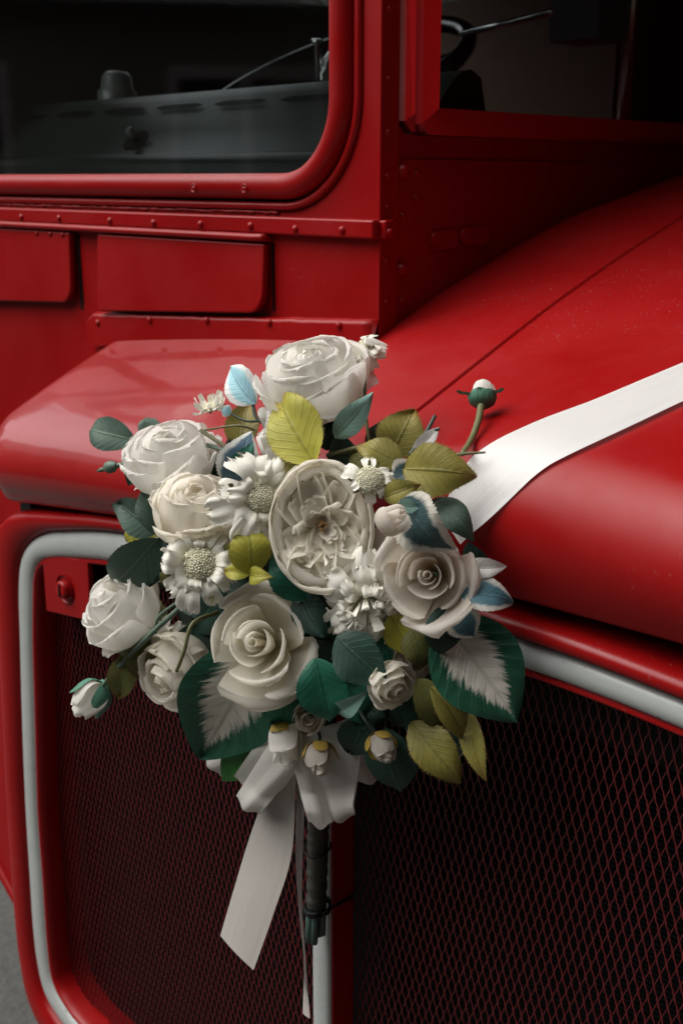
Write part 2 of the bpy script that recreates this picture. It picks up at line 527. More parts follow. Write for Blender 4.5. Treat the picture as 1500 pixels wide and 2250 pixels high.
# radiator surround: three matched outlines (flange edge, beading outside, beading inside) in X, Z
TO = [(.70, 1.0), (.69, 1.14), (.66, 1.20), (.60, 1.235), (.414, 1.251), (.24, 1.257), (0, 1.252), (-.2, 1.240), (-.378, 1.219), (-.486, 1.197),
      (-.545, 1.181), (-.591, 1.155), (-.617, 1.122), (-.630, 1.074), (-.637, 1.0), (-.649, .887), (-.662, .728), (-.668, .605), (-.672, .485),
      (-.667, .419), (-.652, .375), (-.62, .352), (-.57, .338), (-.50, .332), (-.35, .326), (0, .32), (.35, .326), (.52, .331), (.6, .338), (.66, .36), (.695, .42), (.70, .6)]
TI = [(.668, 1.0), (.655, 1.12), (.63, 1.17), (.585, 1.207), (.414, 1.226), (.24, 1.230), (0, 1.218), (-.2, 1.202), (-.378, 1.179), (-.478, 1.161),
      (-.535, 1.147), (-.568, 1.133), (-.585, 1.108), (-.593, 1.07), (-.603, 1.0), (-.613, .89), (-.628, .72), (-.630, .6), (-.633, .495),
      (-.630, .43), (-.619, .403), (-.595, .385), (-.56, .372), (-.49, .365), (-.345, .358), (0, .35), (.345, .358), (.51, .362), (.59, .368), (.63, .39), (.66, .43), (.67, .6)]
TF = [(.76, 1.0), (.75, 1.16), (.70, 1.225), (.62, 1.25), (.414, 1.267), (.24, 1.273), (0, 1.267), (-.2, 1.254), (-.378, 1.234), (-.50, 1.214),
      (-.575, 1.200), (-.632, 1.182), (-.665, 1.150), (-.678, 1.09), (-.683, 1.0), (-.690, .89), (-.702, .73), (-.708, .6), (-.712, .48),
      (-.708, .41), (-.695, .35), (-.66, .31), (-.6, .29), (-.52, .282), (-.36, .276), (0, .27), (.36, .276), (.53, .282), (.6, .29), (.7, .33), (.75, .40), (.76, .6)]
NC = 260
CO, CI, CF = (catmull(q, NC, True) for q in (TO, TI, TF))
def loft(name, rings, mat, parent, closed_v=False):
    """rings: list of (NC,3)"""
    V = np.stack(rings, 1).reshape(-1, 3)
    return obj(name, V, grid_faces(NC, len(rings), closed_u=True, closed_v=closed_v), mat, parent)
def ring(c, y):
    return np.stack([c[:, 0], np.full(len(c), y), c[:, 1]], 1)
def outw(c, d):                      # push an outline outwards by d
    t = np.roll(c, -1, 0) - np.roll(c, 1, 0)
    n = np.stack([t[:, 1], -t[:, 0]], 1)
    n /= np.linalg.norm(n, axis=1)[:, None] + 1e-9
    if ((c + n * .01)[:, 0].max() < c[:, 0].max()): n = -n
    return c + n * d
sur = loft("grille_surround", [ring(outw(CF, -.014), .080), ring(outw(CF, .003), .064), ring(outw(CF, .008), .050), ring(outw(CF, .0085), .030), ring(outw(CF, .0075), .010), ring(outw(CF, .005), -.004),
                               ring(outw(CF, .001), -.0105), ring(outw(CF, -.004), -.012), ring(outw(CO, .006), -.0105), ring(outw(CO, .0025), -.004), ring(CO, .001), ring(CI, .001),
                               ring(outw(CI, -.003), -.002), ring(outw(CI, -.006), -.001), ring(outw(CI, -.0085), .004), ring(outw(CI, -.010), .012), ring(outw(CI, -.011), .036), ring(outw(CI, -.011), .06)], RED, bus)
tr_rings = []
for k in range(11):
    a = math.pi * k / 10
    f = k / 10 if 0 < k < 10 else k / 10
    tr_rings.append(ring(CO * (1 - f) + CI * f, .001 - .0075 * math.sin(a) ** .5))
trim = loft("grille_beading", tr_rings, TRIM, sur)
trim["label"] = "grey rounded beading framing the radiator grille"

# expanded metal grille, both halves: long diamonds
def inside(poly, p):
    x, z = p; c = False; n = len(poly)
    for i in range(n):
        x0, z0 = poly[i]; x1, z1 = poly[i - 1]
        if (z0 > z) != (z1 > z) and x < (x1 - x0) * (z - z0) / (z1 - z0) + x0: c = not c
    return c
LIM = outw(CI, -.004)[::4]
def grille(x0, x1, name):
    mb = MB()
    PX, PZ = .0100, .0285
    rnd = random.Random(5)
    i0, i1 = int(x0 / (PX / 2)), int(x1 / (PX / 2))
    nodes = {}
    for i in range(i0, i1 + 1):
        for j in range(int(.36 / (PZ / 2)), int(1.25 / (PZ / 2)) + 1):
            if (i + j) % 2: continue
            p = (i * PX / 2, j * PZ / 2)
            if inside(LIM, p): nodes[(i, j)] = p
    Vl, Fl = [], []
    for (i, j), p in nodes.items():
        for di in (-1, 1):
            q = nodes.get((i + di, j + 1))
            if q is None: continue
            # a strand: short upright at the knuckle, then a slant; twisted so one edge stands proud
            p3 = [(p[0], p[1] - .0012), ((p[0] * 2 + q[0]) / 3, (p[1] * 2 + q[1]) / 3), ((p[0] + q[0] * 2) / 3, (p[1] + q[1] * 2) / 3), (q[0], q[1] + .0012)]
            base = len(Vl)
            wv = .00082 if di < 0 else .00045
            yo = -.0005 * di
            for (x, z), yy in zip(p3, (0, yo, -yo, 0)):
                Vl += [(x - wv, .030 + yy, z), (x + wv, .030 + yy, z), (x + wv, .0311 + yy, z), (x - wv, .0311 + yy, z)]
            for s_ in range(3):
                for e in range(4):
                    a, b = base + s_ * 4 + e, base + s_ * 4 + (e + 1) % 4
                    Fl.append((a, b, b + 4, a + 4))
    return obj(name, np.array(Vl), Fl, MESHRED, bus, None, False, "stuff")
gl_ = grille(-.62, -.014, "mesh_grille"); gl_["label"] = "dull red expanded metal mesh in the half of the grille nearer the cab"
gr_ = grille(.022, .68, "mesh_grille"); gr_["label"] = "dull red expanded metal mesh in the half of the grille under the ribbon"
# upright bar between the halves
mb = MB().box((-.011, -.004, .33), (.0195, .032, 1.235)); bar = bevel(mb.build("grille_bar", RED, bus), .003)
pts = np.array([(x, y) for x, y in ((-.0095, -.0042), (-.0088, -.0075), (-.005, -.0095), (.004, -.0105), (.013, -.0095), (.0172, -.0075), (.018, -.0042))])
V = [(x, y, z) for z in np.linspace(.33, 1.235, 30) for x, y in pts]
st = obj("bar_beading", V, grid_faces(30, len(pts)), TRIM, bar)
# radiator behind
mb = MB().box((-.66, .085, .34), (.72, .12, 1.27))
rad = mb.build("radiator", RAD, bus)
mb = MB()
for z in np.arange(.37, 1.25, .0055): mb.box((-.64, .078, z), (.70, .0855, z + .0016))
mb.build("radiator_fins", RAD, rad, kind="stuff")
mb = MB().box((-.70, .062, .30), (.76, .0855, .372)).box((-.72, .062, .30), (-.60, .0855, 1.22)).box((-.69, .062, 1.15), (.76, .085, 1.335))  # top black plate added, standing in for the dark void behind the bonnet gap
mb.build("shroud_and_dark_plate", BLACK, bus)
# corner bracket with turn-button fastener
bp = [(-.556, 1.150), (-.441, 1.166), (-.443, 1.098), (-.4445, 1.090), (-.449, 1.083), (-.456, 1.0785), (-.465, 1.0765), (-.556, 1.064)]
V = [(x, -.0015, z) for x, z in bp] + [(x, .006, z) for x, z in bp]
n = len(bp)
br = obj("corner_bracket", V, [tuple(range(n))] + [(i, i + n, (i + 1) % n + n, (i + 1) % n) for i in range(n)], RED, bus, smooth=False)
bevel(br, .002)
fc = np.array([-.499, -.0025, 1.112])
MB().lathe([(.020, .002), (.0195, -.001), (.013, -.0012)], fc, [0, -1, 0], 20).build("fastener_rim", RED, br, True)
MB().lathe([(.0125, .0), (.0125, .007), (.010, .009), (.0, .009)], fc, [0, -1, 0], 18).build("fastener_head", RED, br, True)
MB().box((fc[0] - .0018, fc[1] - .0105, fc[2] - .009), (fc[0] + .0018, fc[1] - .0085, fc[2] + .009)).build("fastener_slot", BLACK, br)

# ---- cab front
WX, WZ, WR = -.199, 1.654, .088      # glass edge: right side, sill, corner radius
def ws_path(d):                       # L-shaped outline of the windscreen pushed outwards by d
    P = [(-1.16 - d, 2.3), (-1.16 - d, WZ + .1)]
    c0 = (-1.16 + WR, WZ + WR)
    for a in np.linspace(math.pi, 1.5 * math.pi, 12): P.append((c0[0] + (WR + d) * math.cos(a), c0[1] + (WR + d) * math.sin(a)))
    for x in np.linspace(-1.0, -.4, 10): P.append((x, WZ - d))
    c1 = (WX - WR, WZ + WR)
    for a in np.linspace(1.5 * math.pi, 2 * math.pi, 18): P.append((c1[0] + (WR + d) * math.cos(a), c1[1] + (WR + d) * math.sin(a)))
    for z in np.linspace(WZ + WR + .05, 2.3, 8): P.append((WX + d, z))
    return np.array(P)
def ws_strip(name, prof, mat, parent):
    rows = [np.stack([ws_path(d)[:, 0], np.full(len(ws_path(d)), y), ws_path(d)[:, 1]], 1) for d, y in prof]
    V = np.stack(rows, 1).reshape(-1, 3)
    return obj(name, V, [f[::-1] for f in grid_faces(len(rows[0]), len(prof))], mat, parent)
frame = ws_strip("windscreen_frame", [(-.002, CABY + .014), (-.002, CABY - .006), (.001, CABY - .0125), (.006, CABY - .0165), (.014, CABY - .0175), (.022, CABY - .0155), (.0275, CABY - .010), (.0295, CABY - .002), (.0295, CABY + .004)], RED, bus)
ws_strip("frame_gasket", [(.029, CABY + .003), (.0325, CABY + .003)], BLACK, frame)
ws_strip("frame_bead", [(.0325, CABY + .004), (.033, CABY - .004), (.036, CABY - .006), (.040, CABY - .006), (.0425, CABY - .004), (.043, CABY + .003)], RED, frame)
ws_strip("bead_gasket", [(.0425, CABY + .0005), (.0445, CABY - .0006)], BLACK, frame)
P = ws_path(0)
V = [(x, CABY + .004, z) for x, z in P]
obj("windscreen_glass", V, [tuple(range(len(P)))], GLASS, frame, smooth=False)
# panel round the windscreen
P0 = ws_path(.040)
rows = []
for x, z in P0:
    rows.append([(x, CABY, z), (min(max(x, -1.25), WALLX) if z > 1.75 else x, CABY, z)])
mb = MB()
outer = []
for x, z in P0:
    if x > WX - .05 and z > WZ + .02: outer.append((WALLX, z))
    elif x < -1.15 and z > WZ + .02: outer.append((-1.27, z))
    else: outer.append((x if -1.15 < x < WX - .02 else (WALLX if x > -.5 else -1.27), 1.598))
V = [(x, CABY, z) for x, z in P0] + [(x, CABY, z) for x, z in outer]
m = len(P0)
obj("cab_front_panel", V, [(i, i + m, i + 1 + m, i + 1) for i in range(m - 1)], RED, bus, smooth=False)
mb = MB().box((-1.27, CABY, 1.40), (WALLX, CABY + .02, 1.600))
mb.build("vent_panel", RED, bus)
# rough weld line under the windscreen
rnd = random.Random(3)
pts = [(x, CABY - .001 + rnd.uniform(-.001, .001), 1.6085 + rnd.uniform(-.0008, .0008)) for x in np.linspace(-1.2, -.30, 120)]
MB().tube(pts, np.array([rnd.uniform(.0012, .0028) for _ in pts]), 6).build("sealant_bead", RED, bus, True)
# belt moulding with round-headed rivets
mb = MB().box((-1.27, CABY - .013, 1.582), (WALLX + .004, CABY - .0004, 1.604)).box((WALLX - .004, CABY - .0005, 1.5822), (WALLX + .0125, CABY + .016, 1.6038))
belt = bevel(mb.build("belt_moulding", RED, bus), .0035, 3)
V = []
prof = [(-.0125, 1.5825), (-.017, 1.582), (-.0195, 1.579), (-.0195, 1.5755), (-.0165, 1.573), (-.006, 1.5725), (0, 1.5725)]
xs_ = np.concatenate([np.linspace(-1.27, -.318, 40), [-.3135]])
for x in xs_:
    f = .8 if x == xs_[-1] else 1
    V += [(x, CABY + y * f, z) for y, z in prof]
obj("drip_bead", V, grid_faces(len(xs_), len(prof)) + [tuple(range((len(xs_) - 1) * 7, len(xs_) * 7))], RED, belt)
dome = MB().lathe([(.0052, 0), (.0050, .0012), (.0040, .0028), (.0022, .0038), (.0004, .0041)], np.zeros(3), [0, 0, 1], 12)
DOME = mesh_from("rivet", dome.V[0], dome.F, RED)
def basis(zax):
    z = unit(zax); a = unit(np.cross([.21, .33, .92], z)); return np.stack([a, np.cross(z, a), z], 1)
FRONT, SIDE = basis([0, -1, 0]), basis([1, 0, 0])
copies("rivet", DOME, [((x, CABY - .0128, 1.5905 + rnd.uniform(-.001, .001)), FRONT) for x in (-1.16, -1.03, -.904, -.792, -.655, -.548, -.443, -.341, -.257, -.176)], belt)
copies("rivet", DOME, [((WALLX + .0123, CABY + .007, 1.590), SIDE)], belt)
# screws in the windscreen frame
scr = MB().lathe([(.0062, 0), (.0060, .0008), (.0046, .0010), (.0042, -.0004), (.0030, -.0004), (.0022, .0012), (.0002, .0014)], np.zeros(3), [0, 0, 1], 14)
SCREW = mesh_from("screw", scr.V[0], scr.F, RED)
copies("screw", SCREW, [((-.451, CABY - .0172, 1.6375), FRONT), ((-.347, CABY - .0172, 1.6375), FRONT)], frame)
# hinged vent flaps
def flap(xl_, xr_, zt_, zbl, zbr, r, y0, lean):
    P = [(xl_, zt_), (xl_, zbl)]
    for a in np.linspace(1.5 * math.pi, 2 * math.pi, 9): P.append((xr_ - r + r * math.cos(a), zbr + r + r * math.sin(a)))
    P.append((xr_, zt_))
    n = len(P)
    yy = lambda z: y0 - lean * (zt_ - z) / (zt_ - zbr)
    V = [(x, yy(z) - .0085, z) for x, z in P] + [(x, yy(z) + .002, z) for x, z in P]
    Fc = [tuple(range(n)), tuple(range(2 * n - 1, n - 1, -1))] + [(i, i + n, (i + 1) % n + n, (i + 1) % n) for i in range(n)]
    o = obj("vent_flap", V, Fc, RED, bus, smooth=False)
    return bevel(o, .003, 3)
f1 = flap(-1.10, -.768, 1.5705, 1.444, 1.462, .030, CABY - .0045, .004); f1["label"] = "vent flap at the cab's outer side with rounded corner"
f2 = flap(-.692, -.316, 1.5705, 1.457, 1.481, .030, CABY - .0045, .006); f2["label"] = "long vent flap in front of the driver"
pan = MB().lathe([(.0042, 0), (.0040, .0012), (.002, .0022), (.0003, .0024)], np.zeros(3), [0, 0, 1], 10)
PANR = mesh_from("rivet", pan.V[0], pan.F, RED)
copies("rivet", PANR, [((x, CABY - .0135, 1.566), FRONT) for x in (-.86, -.82, -.785)], f1)
# dark slot at each flap's free edge
MB().box((-.7665, CABY - .0012, 1.452), (-.758, CABY - .0004, 1.568)).build("flap_slot", BLACK, f1)
MB().box((-.3145, CABY - .0012, 1.485), (-.3105, CABY - .0004, 1.570)).build("flap_slot", BLACK, f2)
# riveted angle along the foot of the cab panel
V = []
xs_ = np.concatenate([[-.735], np.linspace(-.715, WALLX + .003, 30)])
rr = random.Random(8)
for k, x in enumerate(xs_):
    zt = 1.4525 + (1.4885 - 1.4525) * (x + .70) / .57 + rr.uniform(-.0006, .0006) - (.012 if k == 0 else 0)
    zb = float(h_bon(x, CABY)) - .012
    V += [(x, CABY - .0005, zt + .001), (x, CABY - .010, zt), (x, CABY - .0135, zt - .0025), (x, CABY - .014, zt - .006), (x, CABY - .0145, zb)]
ang = obj("foot_angle", V, grid_faces(len(xs_), 5) + [tuple(range(len(V) - 5, len(V)))], RED, bus)
copies("rivet", DOME, [((x, CABY - .0140, z + .002), FRONT) for x, z in ((-.70, 1.436), (-.566, 1.4515), (-.435, 1.4615), (-.307, 1.4695), (-.180, 1.4765))], ang)
# cab panel further out, below the flap, with its turned lower edge
def panel_foot(x):
    return float(np.clip(.338 - .7 * (x + 1.07), .24, .62))
V = []
xs_ = np.linspace(-1.3, -.66, 24)
for x in xs_:
    zb = panel_foot(x)
    for t in np.linspace(0, 1, 16):
        V.append((x, CABY - .001 - .068 * t ** 1.6, 1.46 + (zb - 1.46) * t))
obj("lower_cab_panel", V, [f[::-1] for f in grid_faces(24, 16)], RED, bus)
pts = [(x, CABY - .069, panel_foot(x)) for x in xs_]
MB().tube(pts, .010, 8).build("panel_edge_roll", RED, bus, True)

# ---- cab nearside wall
mb = MB().box((WALLX - .02, CABY + .002, 1.30), (WALLX, 1.42, 1.6715))
wall = mb.build("cab_side_panel", RED, bus)
mb = MB().box((WALLX - .02, CABY + .002, 1.672), (WALLX - .0025, .265, 2.34)).box((WALLX - .02, .265, 1.672), (WALLX - .0025, 1.42, 1.70)).box((WALLX - .02, 1.30, 1.70), (WALLX - .0025, 1.42, 2.34))
mb.build("cab_side_pillar", RED, bus)
mb = MB().box((WALLX - .001, CABY - .0005, 1.44), (WALLX + .0035, CABY + .031, 2.3))
strip = bevel(mb.build("corner_strip", RED, bus), .002)
copies("rivet", PANR, [((WALLX + .0033, CABY + .012, z), SIDE) for z in (1.508, 1.556, 1.617, 1.652, 1.700, 1.757, 1.83)], strip)
copies("rivet", DOME, [((WALLX + .0003, y, z), SIDE) for y, z in ((.262, 1.508), (.262, 1.607), (.285, 1.626), (.286, 1.655), (.263, 1.654), (.262, 1.543))], wall)
bolt = MB().lathe([(.0085, 0), (.0085, .004), (.006, .008), (.002, .0098), (.0003, .01)], np.zeros(3), [0, 0, 1], 14)
BOLT = mesh_from("bolt", bolt.V[0], bolt.F, RED)
copies("bolt", BOLT, [((WALLX, .259, 1.658), SIDE), ((WALLX, .259, 1.545), SIDE)], wall)
def capsule(y0, y1, z, hz):
    P = []
    for a in np.linspace(.5 * math.pi, 1.5 * math.pi, 9): P.append((y0 + hz + hz * math.cos(a), z + hz * math.sin(a)))
    for a in np.linspace(-.5 * math.pi, .5 * math.pi, 9): P.append((y1 - hz + hz * math.cos(a), z + hz * math.sin(a)))
    n = len(P)
    V = [(WALLX + .006, y, zz) for y, zz in P] + [(WALLX, y, zz) for y, zz in P]
    return bevel(obj("blanking_plate", V, [tuple(range(n))[::-1]] + [(i, (i + 1) % n, (i + 1) % n + n, i + n) for i in range(n)], RED, wall, smooth=False), .0025)
capsule(.310, .362, 1.577, .012); capsule(.366, .425, 1.580, .012)
# sliding window frames, one proud of the other
def wframe(name, y0, y1, z0, z1, wd, x0, x1):
    o = [(y0, z0 + .012), (y0 + .012, z0), (y1, z0), (y1, z1), (y0, z1)]
    i = [(y0 + wd, z0 + wd), (y0 + wd, z0 + wd), (y1 - wd, z0 + wd), (y1 - wd, z1 - wd), (y0 + wd, z1 - wd)]
    V = [(x1, *p) for p in o] + [(x1, *p) for p in i] + [(x0, *p) for p in o] + [(x0, *p) for p in i]
    Fc = []
    for a in range(5):
        b = (a + 1) % 5
        Fc += [(a, b, b + 5, a + 5), (a, a + 10, b + 10, b), (a + 5, b + 5, b + 15, a + 15)]
    ob = obj(name, V, Fc, RED, bus, smooth=False)
    return bevel(ob, .002)
wf0 = wframe("side_window_frame", .2525, 1.29, 1.7015, 2.3, .022, WALLX - .003, WALLX + .010)
wf1 = wframe("side_window_frame", .270, 1.288, 1.6985, 2.29, .030, WALLX - .002, WALLX + .021)
wf1["label"] = "proud inner frame of the cab side window"
obj("side_window_glass", [(WALLX + .004, .29, 1.72), (WALLX + .004, 1.27, 1.72), (WALLX + .004, 1.27, 2.27), (WALLX + .004, .29, 2.27)], [(0, 1, 2, 3)], GLASS, wf1, smooth=False)
MB().box((WALLX - .022, .326, 1.715), (WALLX - .014, .334, 2.28)).build("sliding_pane_edge", RED, wf1)

# ---- cab interior
# offside of the cab: panel, pillars and the driver's door window, shrunk high out of view to ration light on the dash
mb = MB().box((-1.27, CABY + .012, 1.66), (-1.24, .46, 2.36)).box((-1.27, .46, 1.66), (-1.24, 1.36, 2.03)).box((-1.27, .46, 2.33), (-1.24, 1.36, 2.36)).box((-1.27, 1.28, 2.03), (-1.24, 1.36, 2.33))
mb.build("cab_door", DARK, bus)
mb = MB().box((-1.25, CABY + .012, 2.06), (WALLX - .02, CABY + .05, 2.36))
mb.build("cab_header", DARK, bus)
mb = MB().box((-1.25, CABY + .03, 1.20), (-.155, 1.35, 1.24)).box((-1.25, 1.33, 1.24), (-.155, 1.36, 2.34)).box((-1.27, CABY + .02, 1.24), (-1.245, 1.36, 1.66)).box((-1.27, CABY + .02, 2.32), (-.135, 1.36, 2.36))
mb.build("cab_interior", DARK, bus)
prof = [(CABY + .02, 1.625), (CABY + .022, 1.668), (.262, 1.682), (.272, 1.6835), (.280, 1.6800), (.30, 1.6880), (.34, 1.7200), (.385, 1.766), (.405, 1.779), (.420, 1.781), (.44, 1.772), (.46, 1.70), (.46, 1.3)]
xs_ = np.linspace(-1.24, -.160, 60)
V = [(x, y, z) for x in xs_ for y, z in prof]
dash = obj("dashboard", V, grid_faces(60, len(prof)), DASH, bus)
dn = unit([0, -.71, .70])
for x0 in np.arange(-1.19, -.3, .145):
    P = np.array([(x, .371 + 0 * x, 1.7525) for x in np.linspace(x0, x0 + .118, 10)])
    o = MB()
    vv = []
    for x in np.linspace(x0, x0 + .118, 12):
        t = (x - x0) / .118
        hw = .0055 * min(1, 6 * t + .1, 6 * (1 - t) + .1)
        c = np.array([x, .3735, 1.7545]); sdir = unit([0, .70, .71])
        vv += [c - sdir * hw + dn * .0028, c + sdir * hw + dn * .0028]
    o.add(vv, grid_faces(12, 2)).build("demister_slot", BLACK, dash)
el = []
c = np.array([-.735, .318, 1.7040]); sdir = unit([0, .62, .78]); dn2 = unit([0, -.75, .66])
el = [c + dn2 * .003 + np.array([1, 0, 0]) * .030 * math.cos(a) + sdir * .020 * math.sin(a) for a in np.linspace(0, 2 * math.pi, 24, endpoint=False)]
obj("gauge_recess", el, [tuple(range(24))], BLACK, dash, smooth=False)
MB().tube([c + dn2 * .004, c + dn2 * .02 + np.array([0, 0, .006])], [.007, .006], 8).build("switch_knob", GREYMETAL, dash, True)
kb = np.array([-.965, .445, 1.795])
MB().lathe([(.034, -.02), (.034, .0), (.028, .004), (.026, .024), (.018, .032), (.0, .034)], kb, [0.05, 0, 1], 18).build("dash_lamp", GREYMETAL, dash, True)
# steering wheel and levers
sw = np.array([-.62, .62, 1.80]); sa = unit([0, -.45, .9]); s1 = np.array([1., 0, 0]); s2 = np.cross(sa, s1)
pts = [sw + .235 * (math.cos(a) * s1 + math.sin(a) * s2) for a in np.linspace(0, 2 * math.pi, 49)]
whl = MB().tube(pts, .014, 10).build("steering_wheel", simple("glossy black rim", (.02, .02, .02), .2), bus, True)
for a in (.3, 2.4, 4.5):
    MB().tube([sw - sa * .03, sw + .23 * (math.cos(a) * s1 + math.sin(a) * s2)], .009, 8).build("spoke", CHROME, whl, True)
MB().tube([sw - sa * .02, sw - sa * .5], .03, 10).build("steering_column", DARK, whl, True)
lv = MB().tube([(-.475, .46, 1.74), (-.474, .455, 1.80), (-.470, .45, 1.832), (-.468, .449, 1.842)], [.004, .004, .004, .009], 8).build("gear_lever", CHROME, bus, True)
pts = catmull([(-.40, .62, 1.80), (-.42, .60, 1.84), (-.50, .58, 1.855), (-.56, .57, 1.83), (-.57, .56, 1.79)], 20)
MB().tube(pts, .012, 8).build("grab_handle", CHROME, bus, True)
MB().tube([(-.80, .9, 2.05), (-.70, .80, 1.93), (-.62, .74, 1.893)], .005, 8).build("wiper_rod", CHROME, bus, True)
MB().box((-.36, .86, 1.86), (-.27, .95, 2.0)).build("ticket_box", simple("blue grey box", (.06, .08, .09), .5), bus)
MB().tube([(-.36, .64, 1.855), (-.17, .60, 1.865)], .005, 6).build("handrail", CHROME, bus, True)
MB().tube([(-.30, 1.0, 1.70), (-.30, 1.0, 1.98), (-.30, 1.0, 2.02)], [.012, .012, .02], 10).build("handbrake_lever", CHROME, bus, True)

MB().box((-1.10, 1.315, 1.90), (-.80, 1.332, 2.02)).build("notice_plate", simple("faded notice plate", (.5, .52, .45), .5), bus)
MB().box((-.95, 1.20, 1.60), (-.45, 1.32, 2.00)).build("driver_seat_back", simple("dark moquette seat", (.09, .045, .030), .8), bus)

# ---- bus body behind the bonnet: upper deck overhead, bulkhead, far side
mb = MB().box((-1.27, CABY + .01, 2.36), (1.22, 6.0, 4.2))
bevel(mb.build("upper_deck", RED, bus), .12, 4)
mb = MB().box((WALLX, 1.42, .5), (1.22, 1.46, 2.36))
mb.build("bulkhead", RED, bus)
mb = MB().box((-1.27, .28, .45), (-1.24, 6.0, 1.64)).box((1.19, 1.42, .45), (1.22, 6.0, 2.36))
mb.build("body_side", RED, bus)

# ------------------------------------------------------------------ petals, flowers, leaves
def dep(px, py, push=0.0):
    """distance from the camera of the bouquet's domed face"""
    b = np.interp(px, [150, 650, 1130], [1.235, 1.125, 1.0])
    r2 = ((px - 660) / 500) ** 2 + ((py - 1240) / 500) ** 2
    return float(b - .105 * max(0, 1 - r2) + push)
def m_per_px(d): return d / F_PX

def petal(prof, W, wrap=1.0, nu=13, nv=11, rng=None, ruffle=.0, rf=2.5, curl=0.0, um=.62, base=.35, rough=.0, notch=0.0, serr=0.0, fold=0.0, tipw=.12):
    """a petal standing on the flower's axis (local Z); prof = (r, z) control points from base to tip"""
    if rng is None: rng = np.random.default_rng(0)
    P = catmull(prof, nu)
    T = np.gradient(P, axis=0)
    T /= np.linalg.norm(T, axis=1)[:, None] + 1e-12
    Nn = np.stack([T[:, 1], -T[:, 0]], 1)          # outwards for a cup
    u = np.linspace(0, 1, nu)
    sh = np.where(u < um, base + (1 - base) * np.sin(.5 * np.pi * np.minimum(1, u / um)), np.sqrt(np.maximum(0, 1 - ((u - um) / (1 - um)) ** 2)) * (1 - tipw) + tipw)
    v = np.linspace(-1, 1, nv)
    ph, ph2, ph3 = rng.uniform(0, 6.28, 3)
    cr = rng.uniform(.5, 1.5); ck = rng.uniform(4.5, 8.0)
    V, UV = [], []
    for i in range(nu):
        w_ = W * sh[i] * (1 + rough * .5 * math.sin(5 * u[i] + ph))
        r, z = P[i]
        Rc = max(abs(r), .25 * W) * wrap
        for vv in v:
            uu = u[i]
            q = vv * w_
            th = max(-2.9, min(2.9, q / Rc))
            d = curl * W * abs(vv) ** 3 * uu ** 1.5 + ruffle * W * uu ** 2.2 * (math.sin(rf * math.pi * vv + ph) * .7 + math.sin(rf * 2.3 * vv + ph2) * .5) * (.35 + .65 * abs(vv) ** .7)
            d += rough * W * .25 * math.sin(3.1 * vv + 4 * uu + ph3)
            d += .6 * W * cr * (.012 * uu ** 4 * math.sin(ck * vv + ph2) + .010 * math.sin(1.7 * ck * vv + 2.2 * uu + ph3) * math.sin(math.pi * uu))   # pressed creases
            d -= fold * W * (1 - abs(vv)) * math.sin(math.pi * min(1, uu * 1.1))
            drop = notch * W * max(0, uu - .7) / .3 * (math.exp(-(vv / .28) ** 2) - .25 * math.sin(7 * vv + ph))
            if serr and uu > .86: drop += serr * W * (uu - .86) / .14 * (math.sin(15 * vv + ph) + .6 * math.sin(27 * vv + ph2)) * .5
            if i == nu - 1 or (abs(vv) > .99 and uu > .4): drop += W * rng.normal(0, .016)      # torn cloth edge
            rr = r + Nn[i, 0] * d - T[i, 0] * drop
            zz = z + Nn[i, 1] * d - T[i, 1] * drop
            V.append((rr - Rc * (1 - math.cos(th)), Rc * math.sin(th), zz))
            UV.append((uu, .5 + .5 * vv))
    return np.array(V), grid_faces(nu, nv), np.array(UV)
def rotz(V, a):
    c, s = math.cos(a), math.sin(a)
    return np.stack([V[:, 0] * c - V[:, 1] * s, V[:, 0] * s + V[:, 1] * c, V[:, 2]], 1)
def tilt(V, ax, ay):
    V = np.array(V)
    c, s = math.cos(ax), math.sin(ax)
    V = np.stack([V[:, 0], V[:, 1] * c - V[:, 2] * s, V[:, 1] * s + V[:, 2] * c], 1)
    c, s = math.cos(ay), math.sin(ay)
    return np.stack([V[:, 0] * c + V[:, 2] * s, V[:, 1], -V[:, 0] * s + V[:, 2] * c], 1)

class Flower:
    def __init__(s, name, label, cat, px, py, axis, d=None, push=0.0, roll=0.0, group=None, seed=1):
        s.d = d if d else dep(px, py, push)
        s.c = at(px, py, s.d)
        s.root = thing(name, label, cat, s.c, group)
        ez = camdir(axis)
        a = unit(np.cross(cU, ez)) if abs(np.dot(cU, ez)) < .95 else unit(np.cross(cR, ez))
        b = np.cross(ez, a)
        s.B = np.stack([a * math.cos(roll) + b * math.sin(roll), -a * math.sin(roll) + b * math.cos(roll), ez])
        s.m = m_per_px(s.d)
        s.rng = np.random.default_rng(seed)
    def put(s, name, V, Fc, mat, uv=None, parent=None, kind=None, label=None):
        o = obj(name, s.c + np.asarray(V) @ s.B, Fc, mat, parent or s.root, uv, True, kind)
        if label: o["label"] = label
        return o
    def sepals(s, n, R, top, out, mat, w=.6, seed=3):
        """sepals that hug the bud from its base; top: height of the tips over the bud's middle, in bud radii"""
        rng = np.random.default_rng(seed)
        for k in range(n):
            o_ = out * rng.uniform(.5, 1.5)
            tp = top * rng.uniform(.8, 1.15)
            prof = [(.10 * R, -.90 * R), (.80 * R, -.56 * R), (1.03 * R, -.10 * R), ((1.03 + .4 * o_) * R, (-.10 + (tp + .1) * .55) * R), ((1.0 + 1.3 * o_) * R, tp * R)]
            V, Fc, UV = petal(prof, w * R * rng.uniform(.85, 1.15), 1.05, 11, 7, rng, .06, 1.5, um=.38, base=.55, tipw=.06)
            s.put("sepal", rotz(V, k * 2 * math.pi / n + rng.uniform(-.2, .2)), Fc, mat, UV)

